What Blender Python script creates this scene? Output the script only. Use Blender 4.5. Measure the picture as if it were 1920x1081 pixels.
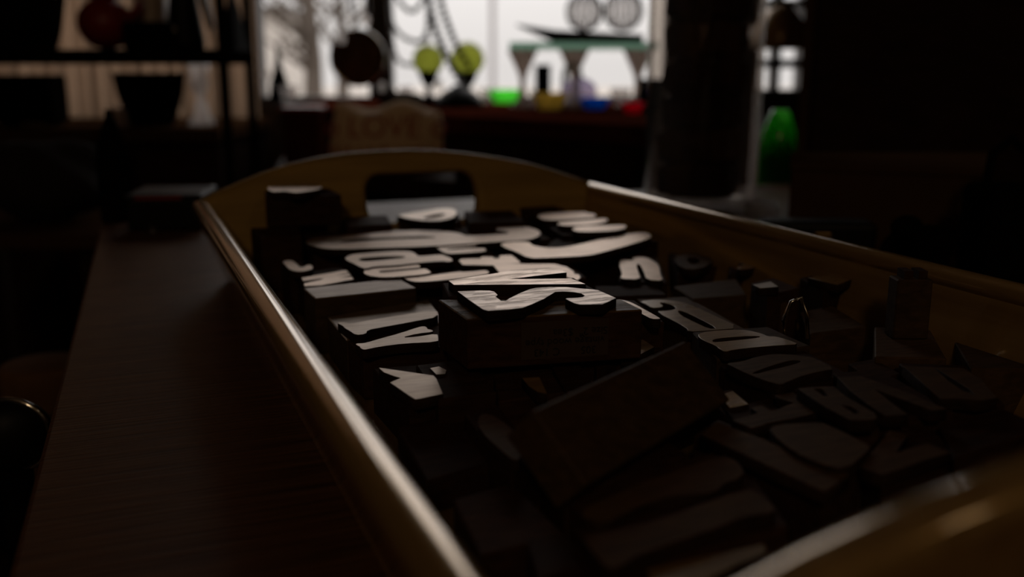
import bpy, bmesh, math, random
from mathutils import Vector, Matrix
random.seed(11)
for o in list(bpy.data.objects): bpy.data.objects.remove(o)
C = bpy.context.scene.collection
SC = bpy.context.scene
# ------------------------------------------------------------------ camera, sky, exposure
S = 0.085                        # one frame unit (camera height above the tray rim) in metres
CZ = 0.75 + 1.66 * S             # camera height above the shop floor (table top at 0.75 m)
F = 1850.0
TH = math.atan(412.5 / F)
AZ = math.atan(754 * math.cos(TH) / F)
FWD = Vector((math.sin(AZ) * math.cos(TH), math.cos(AZ) * math.cos(TH), -math.sin(TH)))
RT = Vector((math.cos(AZ), -math.sin(AZ), 0)); UP = RT.cross(FWD)
DH = Vector((math.sin(AZ), math.cos(AZ), 0))
cam_d = bpy.data.cameras.new('camera'); cam = bpy.data.objects.new('camera', cam_d); C.objects.link(cam)
cam.matrix_world = Matrix.Translation((0, 0, CZ)) @ Matrix((RT, UP, -FWD)).transposed().to_4x4()
cam_d.sensor_width = 36; cam_d.lens = F / 1920 * 36; cam_d.clip_start = .01; cam_d.clip_end = 300
cam_d.dof.use_dof = True; cam_d.dof.focus_distance = 0.402; cam_d.dof.aperture_fstop = 6.1
SC.camera = cam
SC.view_settings.view_transform = 'Standard'; SC.view_settings.look = 'None'
SC.view_settings.exposure = 0; SC.view_settings.gamma = 1; SC.view_settings.use_curve_mapping = False
w = bpy.data.worlds.new('overcast_sky'); SC.world = w; w.use_nodes = True
nt = w.node_tree; nt.nodes.clear()
wo = nt.nodes.new('ShaderNodeOutputWorld'); bg = nt.nodes.new('ShaderNodeBackground')
tc = nt.nodes.new('ShaderNodeTexCoord'); sx = nt.nodes.new('ShaderNodeSeparateXYZ'); mr = nt.nodes.new('ShaderNodeMapRange')
mr.inputs[1].default_value = 0; mr.inputs[2].default_value = 1; mr.inputs[3].default_value = .80; mr.inputs[4].default_value = 3.0
nt.links.new(tc.outputs['Generated'], sx.inputs[0]); nt.links.new(sx.outputs[2], mr.inputs[0])
nt.links.new(mr.outputs[0], bg.inputs[1]); bg.inputs[0].default_value = (1, .95, .92, 1)
nt.links.new(bg.outputs[0], wo.inputs[0])
SC.cycles.max_bounces = 8; SC.cycles.diffuse_bounces = 4; SC.cycles.glossy_bounces = 4
SC.cycles.transmission_bounces = 8; SC.cycles.transparent_max_bounces = 12
SC.cycles.use_denoising = True; SC.cycles.sample_clamp_indirect = 4; SC.cycles.caustics_refractive = False; SC.cycles.caustics_reflective = False

def W(p): return Vector((p[0] * S, p[1] * S, CZ + p[2] * S))
def ray(x, y): return FWD + RT * ((x - 960) / F) + UP * ((540.5 - y) / F)
def U(x, y, z):                  # point of the horizontal plane z (frame units below the camera), in metres
    r = ray(x, y); return W(r * (z / r.z))
def B(x, y, D):                  # point D metres away along the floor
    r = ray(x, y); r = r * (D / r.dot(DH)); return r + Vector((0, 0, CZ))
def GP(x, D, z):                 # lateral position of pixel column x at distance D, height z (world)
    p = B(x, 128, D); return Vector((p.x, p.y, z))
def zpx(y, D): return B(960, y, D).z
# window portal (sampling aid standing in the real window opening)
def portal(x0, x1, z0, z1, D):
    a, b = GP(x0, D, 0), GP(x1, D, 0); L = bpy.data.lights.new('window_portal', 'AREA'); L.shape = 'RECTANGLE'
    L.size = (b - a).length; L.size_y = z1 - z0; L.cycles.is_portal = True
    o = bpy.data.objects.new('window_portal', L); C.objects.link(o); m = (a + b) / 2
    o.matrix_world = Matrix.Translation((m.x, m.y, (z0 + z1) / 2)) @ Matrix(((RT), (Vector((0, 0, 1))), (-RT.cross(Vector((0, 0, 1))) * -1))).transposed().to_4x4()
    return o
WD = 2.62
Z_SILL = zpx(196, WD); Z_TOP = 2.02
po = portal(-250, 1240, Z_SILL, Z_TOP, WD + .02)

def lamp(name, loc, energy, size, col=(1, .72, .42)):      # added warm fill lights behind the camera, from no known lamp
    L = bpy.data.lights.new(name, 'POINT'); L.energy = energy; L.shadow_soft_size = size; L.color = col
    o = bpy.data.objects.new(name, L); C.objects.link(o); o.location = loc
lamp('warm_fill', (-.6, -1.2, 1.75), 6.0, .10)
lamp('warm_fill', (.9, -1.1, 2.3), 1.0, .12)
# ------------------------------------------------------------------ materials
MATS = {}
def nn(t, k): return t.nodes.new(k)
def base(name):
    m = bpy.data.materials.new(name); m.use_nodes = True; MATS[name] = m
    return m, m.node_tree, m.node_tree.nodes['Principled BSDF']
def setp(b, **k):
    for a, v in k.items():
        a = a.replace('_', ' ')
        if a in b.inputs: b.inputs[a].default_value = (*v, 1) if isinstance(v, tuple) and len(v) == 3 else v
def wood(name, c1, c2, scale=(1, 1, 1), rough=.35, ior=1.5, bump=.15, dist=.0004, coat=0, noise=14, rv=.08, vary=.25, worn=0, metal=0, distort=.6, spec=.5):
    m, t, b = base(name)
    co = nn(t, 'ShaderNodeTexCoord'); mp = nn(t, 'ShaderNodeMapping'); mp.inputs['Scale'].default_value = scale
    oi = nn(t, 'ShaderNodeObjectInfo'); ad = nn(t, 'ShaderNodeVectorMath'); ad.operation = 'ADD'
    cx = nn(t, 'ShaderNodeVectorMath'); cx.operation = 'SCALE'; cx.inputs[0].default_value = (7, 5, 3); t.links.new(oi.outputs['Random'], cx.inputs['Scale'])
    t.links.new(co.outputs['Object'], ad.inputs[0]); t.links.new(cx.outputs[0], ad.inputs[1]); t.links.new(ad.outputs[0], mp.inputs[0])
    n = nn(t, 'ShaderNodeTexNoise'); n.inputs['Scale'].default_value = noise; n.inputs['Detail'].default_value = 6; n.inputs['Distortion'].default_value = distort
    t.links.new(mp.outputs[0], n.inputs[0])
    r = nn(t, 'ShaderNodeValToRGB'); r.color_ramp.elements[0].position = .3; r.color_ramp.elements[1].position = .7
    r.color_ramp.elements[0].color = (*c1, 1); r.color_ramp.elements[1].color = (*c2, 1); t.links.new(n.outputs[0], r.inputs[0])
    hs = nn(t, 'ShaderNodeHueSaturation'); mv = nn(t, 'ShaderNodeMapRange'); mv.inputs[3].default_value = 1 - vary; mv.inputs[4].default_value = 1 + vary
    t.links.new(oi.outputs['Random'], mv.inputs[0]); t.links.new(mv.outputs[0], hs.inputs['Value']); t.links.new(r.outputs[0], hs.inputs['Color'])
    t.links.new(hs.outputs[0], b.inputs['Base Color'])
    rr = nn(t, 'ShaderNodeMapRange'); rr.inputs[3].default_value = max(.03, rough - rv); rr.inputs[4].default_value = rough + rv
    n2 = nn(t, 'ShaderNodeTexNoise'); n2.inputs['Scale'].default_value = 60; t.links.new(ad.outputs[0], n2.inputs[0]); t.links.new(n2.outputs[0], rr.inputs[0]); t.links.new(rr.outputs[0], b.inputs['Roughness'])
    bp = nn(t, 'ShaderNodeBump'); bp.inputs['Strength'].default_value = bump; bp.inputs['Distance'].default_value = dist
    h = n.outputs[0]
    if worn:
        v = nn(t, 'ShaderNodeTexNoise'); v.inputs['Scale'].default_value = worn; v.inputs['Detail'].default_value = 8; v.inputs['Roughness'].default_value = .65
        mw = nn(t, 'ShaderNodeMapping'); mw.inputs['Scale'].default_value = (.35, 1.4, 1); t.links.new(ad.outputs[0], mw.inputs[0]); t.links.new(mw.outputs[0], v.inputs[0])
        rp = nn(t, 'ShaderNodeValToRGB'); rp.color_ramp.elements[0].position = .36; rp.color_ramp.elements[1].position = .5; t.links.new(v.outputs[0], rp.inputs[0])
        mm = nn(t, 'ShaderNodeMath'); mm.operation = 'ADD'; t.links.new(rp.outputs[0], mm.inputs[0]); t.links.new(n.outputs[0], mm.inputs[1]); h = mm.outputs[0]
    t.links.new(h, bp.inputs['Height']); t.links.new(bp.outputs[0], b.inputs['Normal'])
    setp(b, IOR=ior, Coat_IOR=2.3 if coat > .5 else 1.5, Coat_Weight=coat, Coat_Roughness=.04, Metallic=metal, Specular_IOR_Level=spec)
    return m
def plain(name, c, rough=.5, metal=0, ior=1.5, spec=.5, bump=0, bs=40, trans=0):
    m, t, b = base(name); setp(b, Base_Color=c, Roughness=rough, Metallic=metal, IOR=ior, Specular_IOR_Level=spec)
    n = nn(t, 'ShaderNodeTexNoise'); n.inputs['Scale'].default_value = bs; n.inputs['Detail'].default_value = 4
    co = nn(t, 'ShaderNodeTexCoord'); t.links.new(co.outputs['Object'], n.inputs[0])
    mx = nn(t, 'ShaderNodeMixRGB'); mx.blend_type = 'MULTIPLY'; mx.inputs[0].default_value = .35; mx.inputs[1].default_value = (*c, 1)
    t.links.new(n.outputs[0], mx.inputs[2]); t.links.new(mx.outputs[0], b.inputs['Base Color'])
    if bump:
        bp = nn(t, 'ShaderNodeBump'); bp.inputs['Strength'].default_value = bump; bp.inputs['Distance'].default_value = .002
        t.links.new(n.outputs[0], bp.inputs['Height']); t.links.new(bp.outputs[0], b.inputs['Normal'])
    if trans:
        out = t.nodes['Material Output']; tr = nn(t, 'ShaderNodeBsdfTranslucent'); t.links.new(mx.outputs[0], tr.inputs[0])
        ms = nn(t, 'ShaderNodeMixShader'); ms.inputs[0].default_value = trans; t.links.new(b.outputs[0], ms.inputs[1]); t.links.new(tr.outputs[0], ms.inputs[2]); t.links.new(ms.outputs[0], out.inputs[0])
    return m
def thin_glass(name, tint=(1, 1, 1), refl=.1, cloudy=0.0, rough=.05):   # clear or tinted glass that lets light straight through
    m, t, b = base(name); out = t.nodes['Material Output']
    tr = nn(t, 'ShaderNodeBsdfTransparent'); tr.inputs[0].default_value = (*tint, 1)
    gl = nn(t, 'ShaderNodeBsdfGlossy'); gl.inputs['Roughness'].default_value = rough
    lw = nn(t, 'ShaderNodeLayerWeight'); lw.inputs[0].default_value = .5
    sc = nn(t, 'ShaderNodeMath'); sc.operation = 'MULTIPLY_ADD'; sc.inputs[1].default_value = .8; sc.inputs[2].default_value = refl * .25
    pw = nn(t, 'ShaderNodeMath'); pw.operation = 'POWER'; pw.inputs[1].default_value = 4; t.links.new(lw.outputs[1], pw.inputs[0]); t.links.new(pw.outputs[0], sc.inputs[0])
    ms = nn(t, 'ShaderNodeMixShader'); t.links.new(sc.outputs[0], ms.inputs[0]); src = tr
    if cloudy:
        tl = nn(t, 'ShaderNodeBsdfTranslucent'); tl.inputs[0].default_value = (*tint, 1)
        m2 = nn(t, 'ShaderNodeMixShader'); m2.inputs[0].default_value = cloudy; t.links.new(tr.outputs[0], m2.inputs[1]); t.links.new(tl.outputs[0], m2.inputs[2]); src = m2
    t.links.new(src.outputs[0], ms.inputs[1]); t.links.new(gl.outputs[0], ms.inputs[2]); t.links.new(ms.outputs[0], out.inputs[0])
    t.nodes.remove(b)
    return m
face = wood('worn_type_face', (.53, .385, .285), (.80, .61, .47), (1.5, 10, 6), .38, 1.8, .2, .0002, noise=30, metal=.7, vary=.15)
face_dimmed = wood('dimmed_brown_type_face', (.33, .225, .145), (.47, .34, .23), (1.5, 10, 6), .4, 1.6, .2, .0002, noise=30, metal=.5, vary=.1)  # brown face darkened in colour for the weaker reflection on near letters
face_worn = wood('pitted_type_face', (.46, .33, .24), (.96, .76, .61), (1, 6, 4), .33, 1.7, .6, .0003, noise=40, worn=130, metal=.7)
inked = wood('inked_side_wood', (.018, .009, .005), (.04, .02, .011), (2, 9, 9), .7, 1.35, .3, .0004, noise=40, spec=.15)
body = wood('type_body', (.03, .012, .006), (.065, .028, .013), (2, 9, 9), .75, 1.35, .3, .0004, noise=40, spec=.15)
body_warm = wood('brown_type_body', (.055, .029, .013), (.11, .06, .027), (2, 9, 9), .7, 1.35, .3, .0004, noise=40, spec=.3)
body_rough = wood('stained_shoulder', (.05, .026, .009), (.18, .10, .035), (1, 5, 3), .5, 1.4, .8, .0008, noise=50, worn=160, spec=.35)
blank = wood('blank_wood', (.24, .155, .10), (.46, .33, .23), (2, 8, 8), .42, 1.7, .35, .0003, noise=26, metal=.5)
olive = wood('pale_type_face', (.24, .14, .05), (.38, .23, .09), (1.5, 8, 6), .3, 1.6, .2, .0003, noise=30, metal=.2)
tray_w = wood('lacquered_tray_wood', (.40, .235, .075), (.60, .38, .14), (14, 1, 14), .15, 1.7, .04, .0002, coat=.6, noise=9, rv=.03, vary=0, distort=.1, metal=.4)
tray_e = wood('lacquered_end_wood', (.30, .18, .045), (.44, .27, .075), (1, 10, 14), .5, 1.4, .06, .0003, noise=9, vary=0, distort=.1, spec=.25)
table_w = wood('dark_table_wood', (.06, .024, .009), (.17, .075, .03), (3, 75, 10), .40, 1.35, .9, .0007, noise=6, coat=0, vary=0, distort=0, spec=.25)
wall_m = plain('wall_paint', (.10, .07, .05), .8, bump=.2); ceil_m = plain('ceiling_paint', (.22, .18, .15), .9)
floor_m = wood('floor_boards', (.04, .02, .01), (.09, .045, .022), (2, 20, 2), .5, noise=4, vary=.2)
frame_m = plain('dark_frame_paint', (.035, .022, .016), .45, bump=.1)
black_m = plain('black_lacquer', (.006, .005, .005), .5, spec=.2); blackmat = plain('black_matte', (.008, .006, .005), .8, spec=0)
dark_wood = wood('dark_cabinet_wood', (.02, .009, .005), (.045, .02, .01), (3, 3, 20), .6, noise=6, spec=.04)
redwood = wood('red_brown_wood', (.045, .009, .005), (.08, .018, .009), (3, 3, 16), .7, noise=6, spec=0)
curtain_m = plain('tan_curtain', (.47, .32, .215), .9, bump=.3, trans=.6, bs=120)
chrome = plain('chrome', (.8, .76, .7), .12, 1); brass = plain('brass', (.5, .33, .12), .3, 1)
cloth_cream = plain('cream_sackcloth', (.85, .64, .42), .9, bump=.5, bs=200, trans=.45); red_print = plain('red_print', (.42, .02, .02), .8)
red_m = plain('red_enamel', (.35, .02, .015), .4); brownbox = plain('brown_board', (.09, .045, .022), .85, bump=.2, spec=0)
pane_m = thin_glass('window_pane', (.98, .98, .98), .05); cutglass = thin_glass('cut_glass', (1, .96, .93), .5, .55); clear = thin_glass('clear_glass', (.9, .88, .87), .35, .12)
jar_glass = thin_glass('jar_glass', (.95, .92, .89), .3, .03)
green_g = thin_glass('green_glass', (.30, .98, .22), .05, .75); yellow_g = thin_glass('amber_glass', (.98, .78, .30), .05, .65)
blue_g = thin_glass('blue_glass', (.06, .38, .99), .05, .7); red_g = thin_glass('red_glass', (.97, .05, .14), .05, .7)
lime_g = thin_glass('olive_glass', (.66, .70, .24), .05, .7); teal_g = thin_glass('teal_glass', (.45, .62, .53), .2, .35)
smoky = thin_glass('smoky_glass', (.45, .38, .34), .3, .35); lilac_g = thin_glass('lilac_glass', (.60, .55, .66), .3, .3); bottle_g = thin_glass('bottle_green_glass', (.38, .92, .30), .08, .8)
paper = plain('price_sticker_paper', (.085, .05, .033), .8, spec=.2); ink = plain('black_ink', (.008, .005, .004), .7)
street_m = plain('street_paving', (.42, .38, .34), .9, bs=1.5); bark_m = plain('bark', (.09, .07, .055), .9, bump=.4); leaf_m = plain('winter_foliage', (.10, .085, .06), .9)
facade_m = plain('facade_render', (.62, .58, .54), .9); seat_wood = wood('stool_seat_wood', (.12, .055, .02), (.2, .1, .04), (2, 10, 2), .75, noise=8, spec=.2)

# ------------------------------------------------------------------ object helpers
def tag(o, label=None, cat=None, group=None, kind=None):
    for k, v in (('label', label), ('category', cat), ('group', group), ('kind', kind)):
        if v: o[k] = v
    return o
def thing(name, loc, label, cat, group=None):
    o = bpy.data.objects.new(name, None); C.objects.link(o); o.location = loc; o.empty_display_size = .02
    return tag(o, label, cat, group)
def origin(o):
    p = Vector((0, 0, 0)); q = o
    while q: p += q.location; q = q.parent
    return p
def mesh(name, bm, mat, parent=None, at=None, smooth=False):     # bm is in world coordinates
    me = bpy.data.meshes.new(name)
    bmesh.ops.recalc_face_normals(bm, faces=bm.faces[:])
    if at is None:
        vs = [v.co for v in bm.verts]; at = Vector(((min(v.x for v in vs) + max(v.x for v in vs)) / 2, (min(v.y for v in vs) + max(v.y for v in vs)) / 2, min(v.z for v in vs)))
    bmesh.ops.translate(bm, verts=bm.verts[:], vec=-at)
    bm.to_mesh(me); bm.free()
    for m in (mat if isinstance(mat, (list, tuple)) else [mat]): me.materials.append(m)
    if smooth:
        for p in me.polygons: p.use_smooth = True
    o = bpy.data.objects.new(name, me); C.objects.link(o)
    if parent: o.parent = parent; o.location = at - origin(parent)
    else: o.location = at
    return o
def prism(bm, bot, top):
    n = len(bot); a = [bm.verts.new(p) for p in bot]; b = [bm.verts.new(p) for p in top]
    bm.faces.new(a[::-1]); bm.faces.new(b)
    for i in range(n): bm.faces.new((a[i], a[(i + 1) % n], b[(i + 1) % n], b[i]))
    return bm
def bevel(bm, w, seg=2):
    bmesh.ops.recalc_face_normals(bm, faces=bm.faces[:])
    es = [e for e in bm.edges if len(e.link_faces) == 2 and e.calc_face_angle(0) > .5]
    bmesh.ops.bevel(bm, geom=es, offset=w, segments=seg, affect='EDGES', profile=.5, clamp_overlap=True); return bm
def slab(bot4, h, w=.0008): # four world points, thickness upwards
    bm = bmesh.new(); prism(bm, bot4, [p + Vector((0, 0, h)) for p in bot4]); return bevel(bm, w) if w else bm
def boxb(c, sx, sy, z0, z1, ang=0, w=.002, bm=None):  # box with footprint rotated about z
    u = Vector((math.cos(ang), math.sin(ang), 0)); v = Vector((-u.y, u.x, 0)); c = Vector((c[0], c[1], 0))
    q = [c + u * (a * sx / 2) + v * (b_ * sy / 2) for a, b_ in ((-1, -1), (1, -1), (1, 1), (-1, 1))]
    nb = bmesh.new(); prism(nb, [p + Vector((0, 0, z0)) for p in q], [p + Vector((0, 0, z1)) for p in q])
    if w: bevel(nb, w)
    if bm is None: return nb
    me = bpy.data.meshes.new('t'); nb.to_mesh(me); nb.free(); bm.from_mesh(me); bpy.data.meshes.remove(me); return bm
HANG = -AZ            # world angle of the axis that runs across the view
def lathe(c, prof, seg=40, cap=True):
    bm = bmesh.new(); rings = []
    for r, z in prof:
        rings.append([bm.verts.new((c[0] + r * math.cos(2 * math.pi * i / seg), c[1] + r * math.sin(2 * math.pi * i / seg), c[2] + z)) for i in range(seg)])
    for a, b in zip(rings, rings[1:]):
        for i in range(seg): bm.faces.new((a[i], a[(i + 1) % seg], b[(i + 1) % seg], b[i]))
    if cap: bm.faces.new(rings[0][::-1]); bm.faces.new(rings[-1])
    return bm
def ball(c, r, sx=1, sy=1, sz=1, bm=None, seg=24):
    bm = bm or bmesh.new()
    bmesh.ops.create_uvsphere(bm, u_segments=seg, v_segments=seg // 2, radius=r, matrix=Matrix.Translation(c) @ Matrix.Diagonal((sx, sy, sz, 1)))
    return bm
def tube(pts, r, seg=10, bm=None, closed=False):
    bm = bm or bmesh.new(); rings = []; n = len(pts)
    for i, p in enumerate(pts):
        a = pts[(i - 1) % n] if (closed or i) else p; b = pts[(i + 1) % n] if (closed or i < n - 1) else p
        t = (b - a).normalized(); s = t.cross(Vector((0, 0, 1)))
        if s.length < .05: s = t.cross(Vector((0, 1, 0)))
        s.normalize(); q = s.cross(t); rr = r[i] if isinstance(r, (list, tuple)) else r
        rings.append([bm.verts.new(p + s * (rr * math.cos(2 * math.pi * k / seg)) + q * (rr * math.sin(2 * math.pi * k / seg))) for k in range(seg)])
    pr = list(zip(rings, rings[1:])) + ([(rings[-1], rings[0])] if closed else [])
    for a, b in pr:
        for k in range(seg): bm.faces.new((a[k], a[(k + 1) % seg], b[(k + 1) % seg], b[k]))
    if not closed: bm.faces.new(rings[0][::-1]); bm.faces.new(rings[-1])
    return bm
def smooth_poly(pts, it=2):
    for _ in range(it):
        q = []
        for i, p in enumerate(pts):
            n = pts[(i + 1) % len(pts)]; q += [p * .75 + n * .25, p * .25 + n * .75]
        pts = q
    return pts
def flat_shape(loops, depth, bev, it=0, zdir=None):
    """loops: lists of 2D points (outer loops and holes) -> bmesh of a bevelled plate, its top at z = 0"""
    cu = bpy.data.curves.new('t', 'CURVE'); cu.dimensions = '2D'; cu.fill_mode = 'BOTH'
    for lp in loops:
        lp = [Vector((p[0], p[1])) for p in lp]
        if it: lp = smooth_poly(lp, it)
        s = cu.splines.new('POLY'); s.points.add(len(lp) - 1)
        for k, p in enumerate(lp): s.points[k].co = (p.x, p.y, 0, 1)
        s.use_cyclic_u = True
    cu.extrude = depth / 2 - bev; cu.bevel_depth = bev; cu.bevel_resolution = 1; cu.offset = -bev
    o = bpy.data.objects.new('t', cu); C.objects.link(o); bpy.context.view_layer.update()
    me = bpy.data.meshes.new_from_object(o.evaluated_get(bpy.context.evaluated_depsgraph_get()))
    bpy.data.objects.remove(o); bpy.data.curves.remove(cu)
    bm = bmesh.new(); bm.from_mesh(me); bpy.data.meshes.remove(me)
    bmesh.ops.remove_doubles(bm, verts=bm.verts[:], dist=1e-6)
    bmesh.ops.translate(bm, verts=bm.verts[:], vec=(0, 0, -depth / 2)); return bm
def text_bm(txt, size, depth=.00012):
    cu = bpy.data.curves.new('t', 'FONT'); cu.body = txt; cu.size = size; cu.align_x = 'CENTER'; cu.align_y = 'CENTER'; cu.extrude = depth / 2
    o = bpy.data.objects.new('t', cu); C.objects.link(o); bpy.context.view_layer.update()
    me = bpy.data.meshes.new_from_object(o.evaluated_get(bpy.context.evaluated_depsgraph_get()))
    bpy.data.objects.remove(o); bm = bmesh.new(); bm.from_mesh(me); bpy.data.meshes.remove(me); return bm

# ------------------------------------------------------------------ room shell
def wall_piece(name, x0, x1, z0, z1, D, th=.12, mat=wall_m):
    a, b = GP(x0, D, z0), GP(x1, D, z0); bm = bmesh.new(); q = [a, b, b + DH * th, a + DH * th]
    prism(bm, q, [p + Vector((0, 0, z1 - z0)) for p in q]); return mesh(name, bm, mat)
RW = 2.6
def room_pt(r, d, z): return Vector((RT.x * r + DH.x * d, RT.y * r + DH.y * d, z))
def hbox(name, r0, r1, d0, d1, z0, z1, mat, parent=None, bw=0):
    bm = bmesh.new(); q = [room_pt(r0, d0, z0), room_pt(r1, d0, z0), room_pt(r1, d1, z0), room_pt(r0, d1, z0)]
    prism(bm, q, [p + Vector((0, 0, z1 - z0)) for p in q])
    if bw: bevel(bm, bw)
    return mesh(name, bm, mat, parent)
def rpx(x, D): return (GP(x, D, 0) - room_pt(0, D, 0)).dot(RT)
fl = hbox('floor', -RW, RW, -1.6, WD + .12, -.04, 0, floor_m); tag(fl, kind='structure')
tag(hbox('ceiling', -RW, RW, -1.6, WD + .12, 2.6, 2.65, ceil_m), kind='structure')
tag(hbox('wall_left', -RW - .1, -RW, -1.6, WD + .12, 0, 2.6, wall_m), kind='structure')
tag(hbox('wall_right', RW, RW + .1, -1.6, WD + .12, 0, 2.6, wall_m), kind='structure')
tag(hbox('wall_back', -RW, RW, -1.7, -1.6, 0, 2.6, wall_m), kind='structure')
xa, xb, xc, xd = rpx(-250, WD), rpx(1264, WD), rpx(1424, WD), rpx(1512, WD)
fw = bpy.data.objects.new('wall_front', None); C.objects.link(fw); fw.location = room_pt(0, WD, 0); tag(fw, kind='structure')
z2 = zpx(176, WD)
for i, (r0, r1, a, b_) in enumerate([(-RW, xa, 0, 2.6), (xa, xb, 0, Z_SILL), (xa, xb, Z_TOP, 2.6), (xb, xc, 0, 2.6), (xc, xd, 0, z2), (xc, xd, Z_TOP, 2.6), (xd, RW, 0, 2.6)]):
    hbox('wall_section', r0, r1, WD, WD + .12, a, b_, wall_m, fw)
w1 = bpy.data.objects.new('window_1', None); C.objects.link(w1); w1.location = room_pt((xa + xb) / 2, WD + .06, Z_SILL); tag(w1, kind='structure')
def frame_bar(r0, r1, z0, z1, par, nm='frame_bar', d0=.03, d1=.09): return hbox(nm, r0, r1, WD + d0, WD + d1, z0, z1, frame_m, par)
frame_bar(xa, xb, Z_TOP - .05, Z_TOP, w1); frame_bar(xa, xb, Z_SILL, Z_SILL + .02, w1)
xm0, xm1 = rpx(688, WD), rpx(733, WD); x487 = rpx(487, WD)
for r0, r1 in ((xa, xa + .05), (xm0, xm1), (x487 - .05, x487 - .005), (xb - .02, xb)): frame_bar(r0, r1, Z_SILL + .02, Z_TOP - .05, w1, 'mullion')
for r0, r1 in ((xa + .05, x487 - .05), (x487 - .005, xm0), (xm1, xb - .02)): hbox('pane', r0, r1, WD + .055, WD + .061, Z_SILL + .02, Z_TOP - .05, pane_m, w1)
w2 = bpy.data.objects.new('window_2', None); C.objects.link(w2); w2.location = room_pt((xc + xd) / 2, WD + .06, z2); tag(w2, kind='structure')
xm = rpx(1463, WD)
for r0, r1 in ((xc, xc + .006), (xm - .010, xm + .008), (xd - .008, xd)): frame_bar(r0, r1, z2, Z_TOP, w2, 'mullion')
zs = [z2, zpx(119, WD), zpx(66, WD), zpx(5, WD)]
while zs[-1] < Z_TOP - .1: zs.append(zs[-1] + .085)
zs.append(Z_TOP)
for z in zs: 
    for r0, r1 in ((xc + .006, xm - .008), (xm + .006, xd - .008)): frame_bar(r0, r1, z - .011, z + .011, w2, 'glazing_bar')
for z0, z1 in zip(zs, zs[1:]):
    if z1 - z0 > .02:
        for r0, r1 in ((xc + .006, xm - .008), (xm + .006, xd - .008)): hbox('pane', r0, r1, WD + .055, WD + .059, z0 + .006, z1 - .006, pane_m, w2)
# street outside
tag(hbox('street_ground', -25, 25, WD + .2, 60, -.25, -.2, street_m), kind='structure')
fac = thing('street_house', room_pt(-14, 40, -.2), 'pale rendered house far across the street behind the left window pane', 'building')
hbox('facade', -20.5, -9.2, 40, 46, -.2, 3.0, facade_m, fac)
for k in range(5): hbox('house_window', -19.9 + k * 2.1, -18.7 + k * 2.1, 39.95, 40.02, .7, 2.0, frame_m, fac)
hbox('house_roof', -21, -8.9, 39.5, 46.5, 3.0, 3.25, frame_m, fac)
def tree(x, D, h, label, seed, spread=1.0):
    random.seed(seed); b0 = GP(x, D, -.2); t = thing('bare_tree', b0, label, 'tree')
    bm = tube([b0, b0 + Vector((.05, 0, h * .35)), b0 + Vector((0, .05, h * .75)), b0 + Vector((.1, 0, h))], [.16, .12, .08, .03], 8); mesh('trunk', bm, bark_m, t)
    bm = bmesh.new()
    for k in range(26):
        z = h * random.uniform(.3, .95); a = random.uniform(0, 6.28); L = h * .28 * random.uniform(.5, 1) * spread
        p = b0 + Vector((0, 0, z)); q = p + Vector((math.cos(a) * L, math.sin(a) * L, L * .7)); tube([p, (p + q) / 2 + Vector((0, 0, -.03)), q], [.045, .03, .01], 5, bm)
        for j in range(3):
            s = p.lerp(q, random.uniform(.4, 1)); e = s + Vector((random.uniform(-1, 1), random.uniform(-1, 1), random.uniform(.2, 1))) * L * .5; tube([s, e], [.02, .006], 4, bm)
    tag(mesh('branches', bm, bark_m, t), kind='stuff')
tree(582, 14, 3.4, 'bare winter tree in the street seen beside the left window mullion', 3, 1.0)
tree(640, 22, 4.2, 'smaller bare tree further down the street behind the round plaque', 5, .9)
lp = thing('street_lamp', GP(924, 18, -.2), 'slender grey street lamp post outside, in the middle of the window', 'lamp post')
mesh('pole', tube([GP(924, 18, -.2), GP(924, 18, 5)], .05, 10), plain('galvanised_post', (.35, .33, .34), .6), lp)
mesh('lamp_head', ball(GP(924, 18, 5.05), .16, sz=.5), frame_m, lp)

# curtain, in front of the left of the window
cpts = []
n = 260
bm = bmesh.new(); r0, r1 = rpx(-255, WD - .12), rpx(484, WD - .12); cols = []
for i in range(n + 1):
    r = r0 + (r1 - r0) * i / n; d = WD - .11 + .022 * math.sin(i * .62) + .01 * math.sin(i * .23 + 1)
    cols.append([bm.verts.new(room_pt(r, d, z)) for z in (Z_SILL - .06, 1.2, 2.1)])
for a, b_ in zip(cols, cols[1:]):
    for k in range(2): bm.faces.new((a[k], b_[k], b_[k + 1], a[k + 1]))
cur = thing('curtain', room_pt((r0 + r1) / 2, WD - .11, Z_SILL), 'tan gathered curtain drawn across the left of the window', 'curtain')
cm = mesh('cloth', bm, curtain_m, cur, smooth=True)
mesh('curtain_rod', tube([room_pt(r0 - .05, WD - .1, 2.11), room_pt(r1 + .05, WD - .1, 2.11)], .012), black_m, cur)

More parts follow.
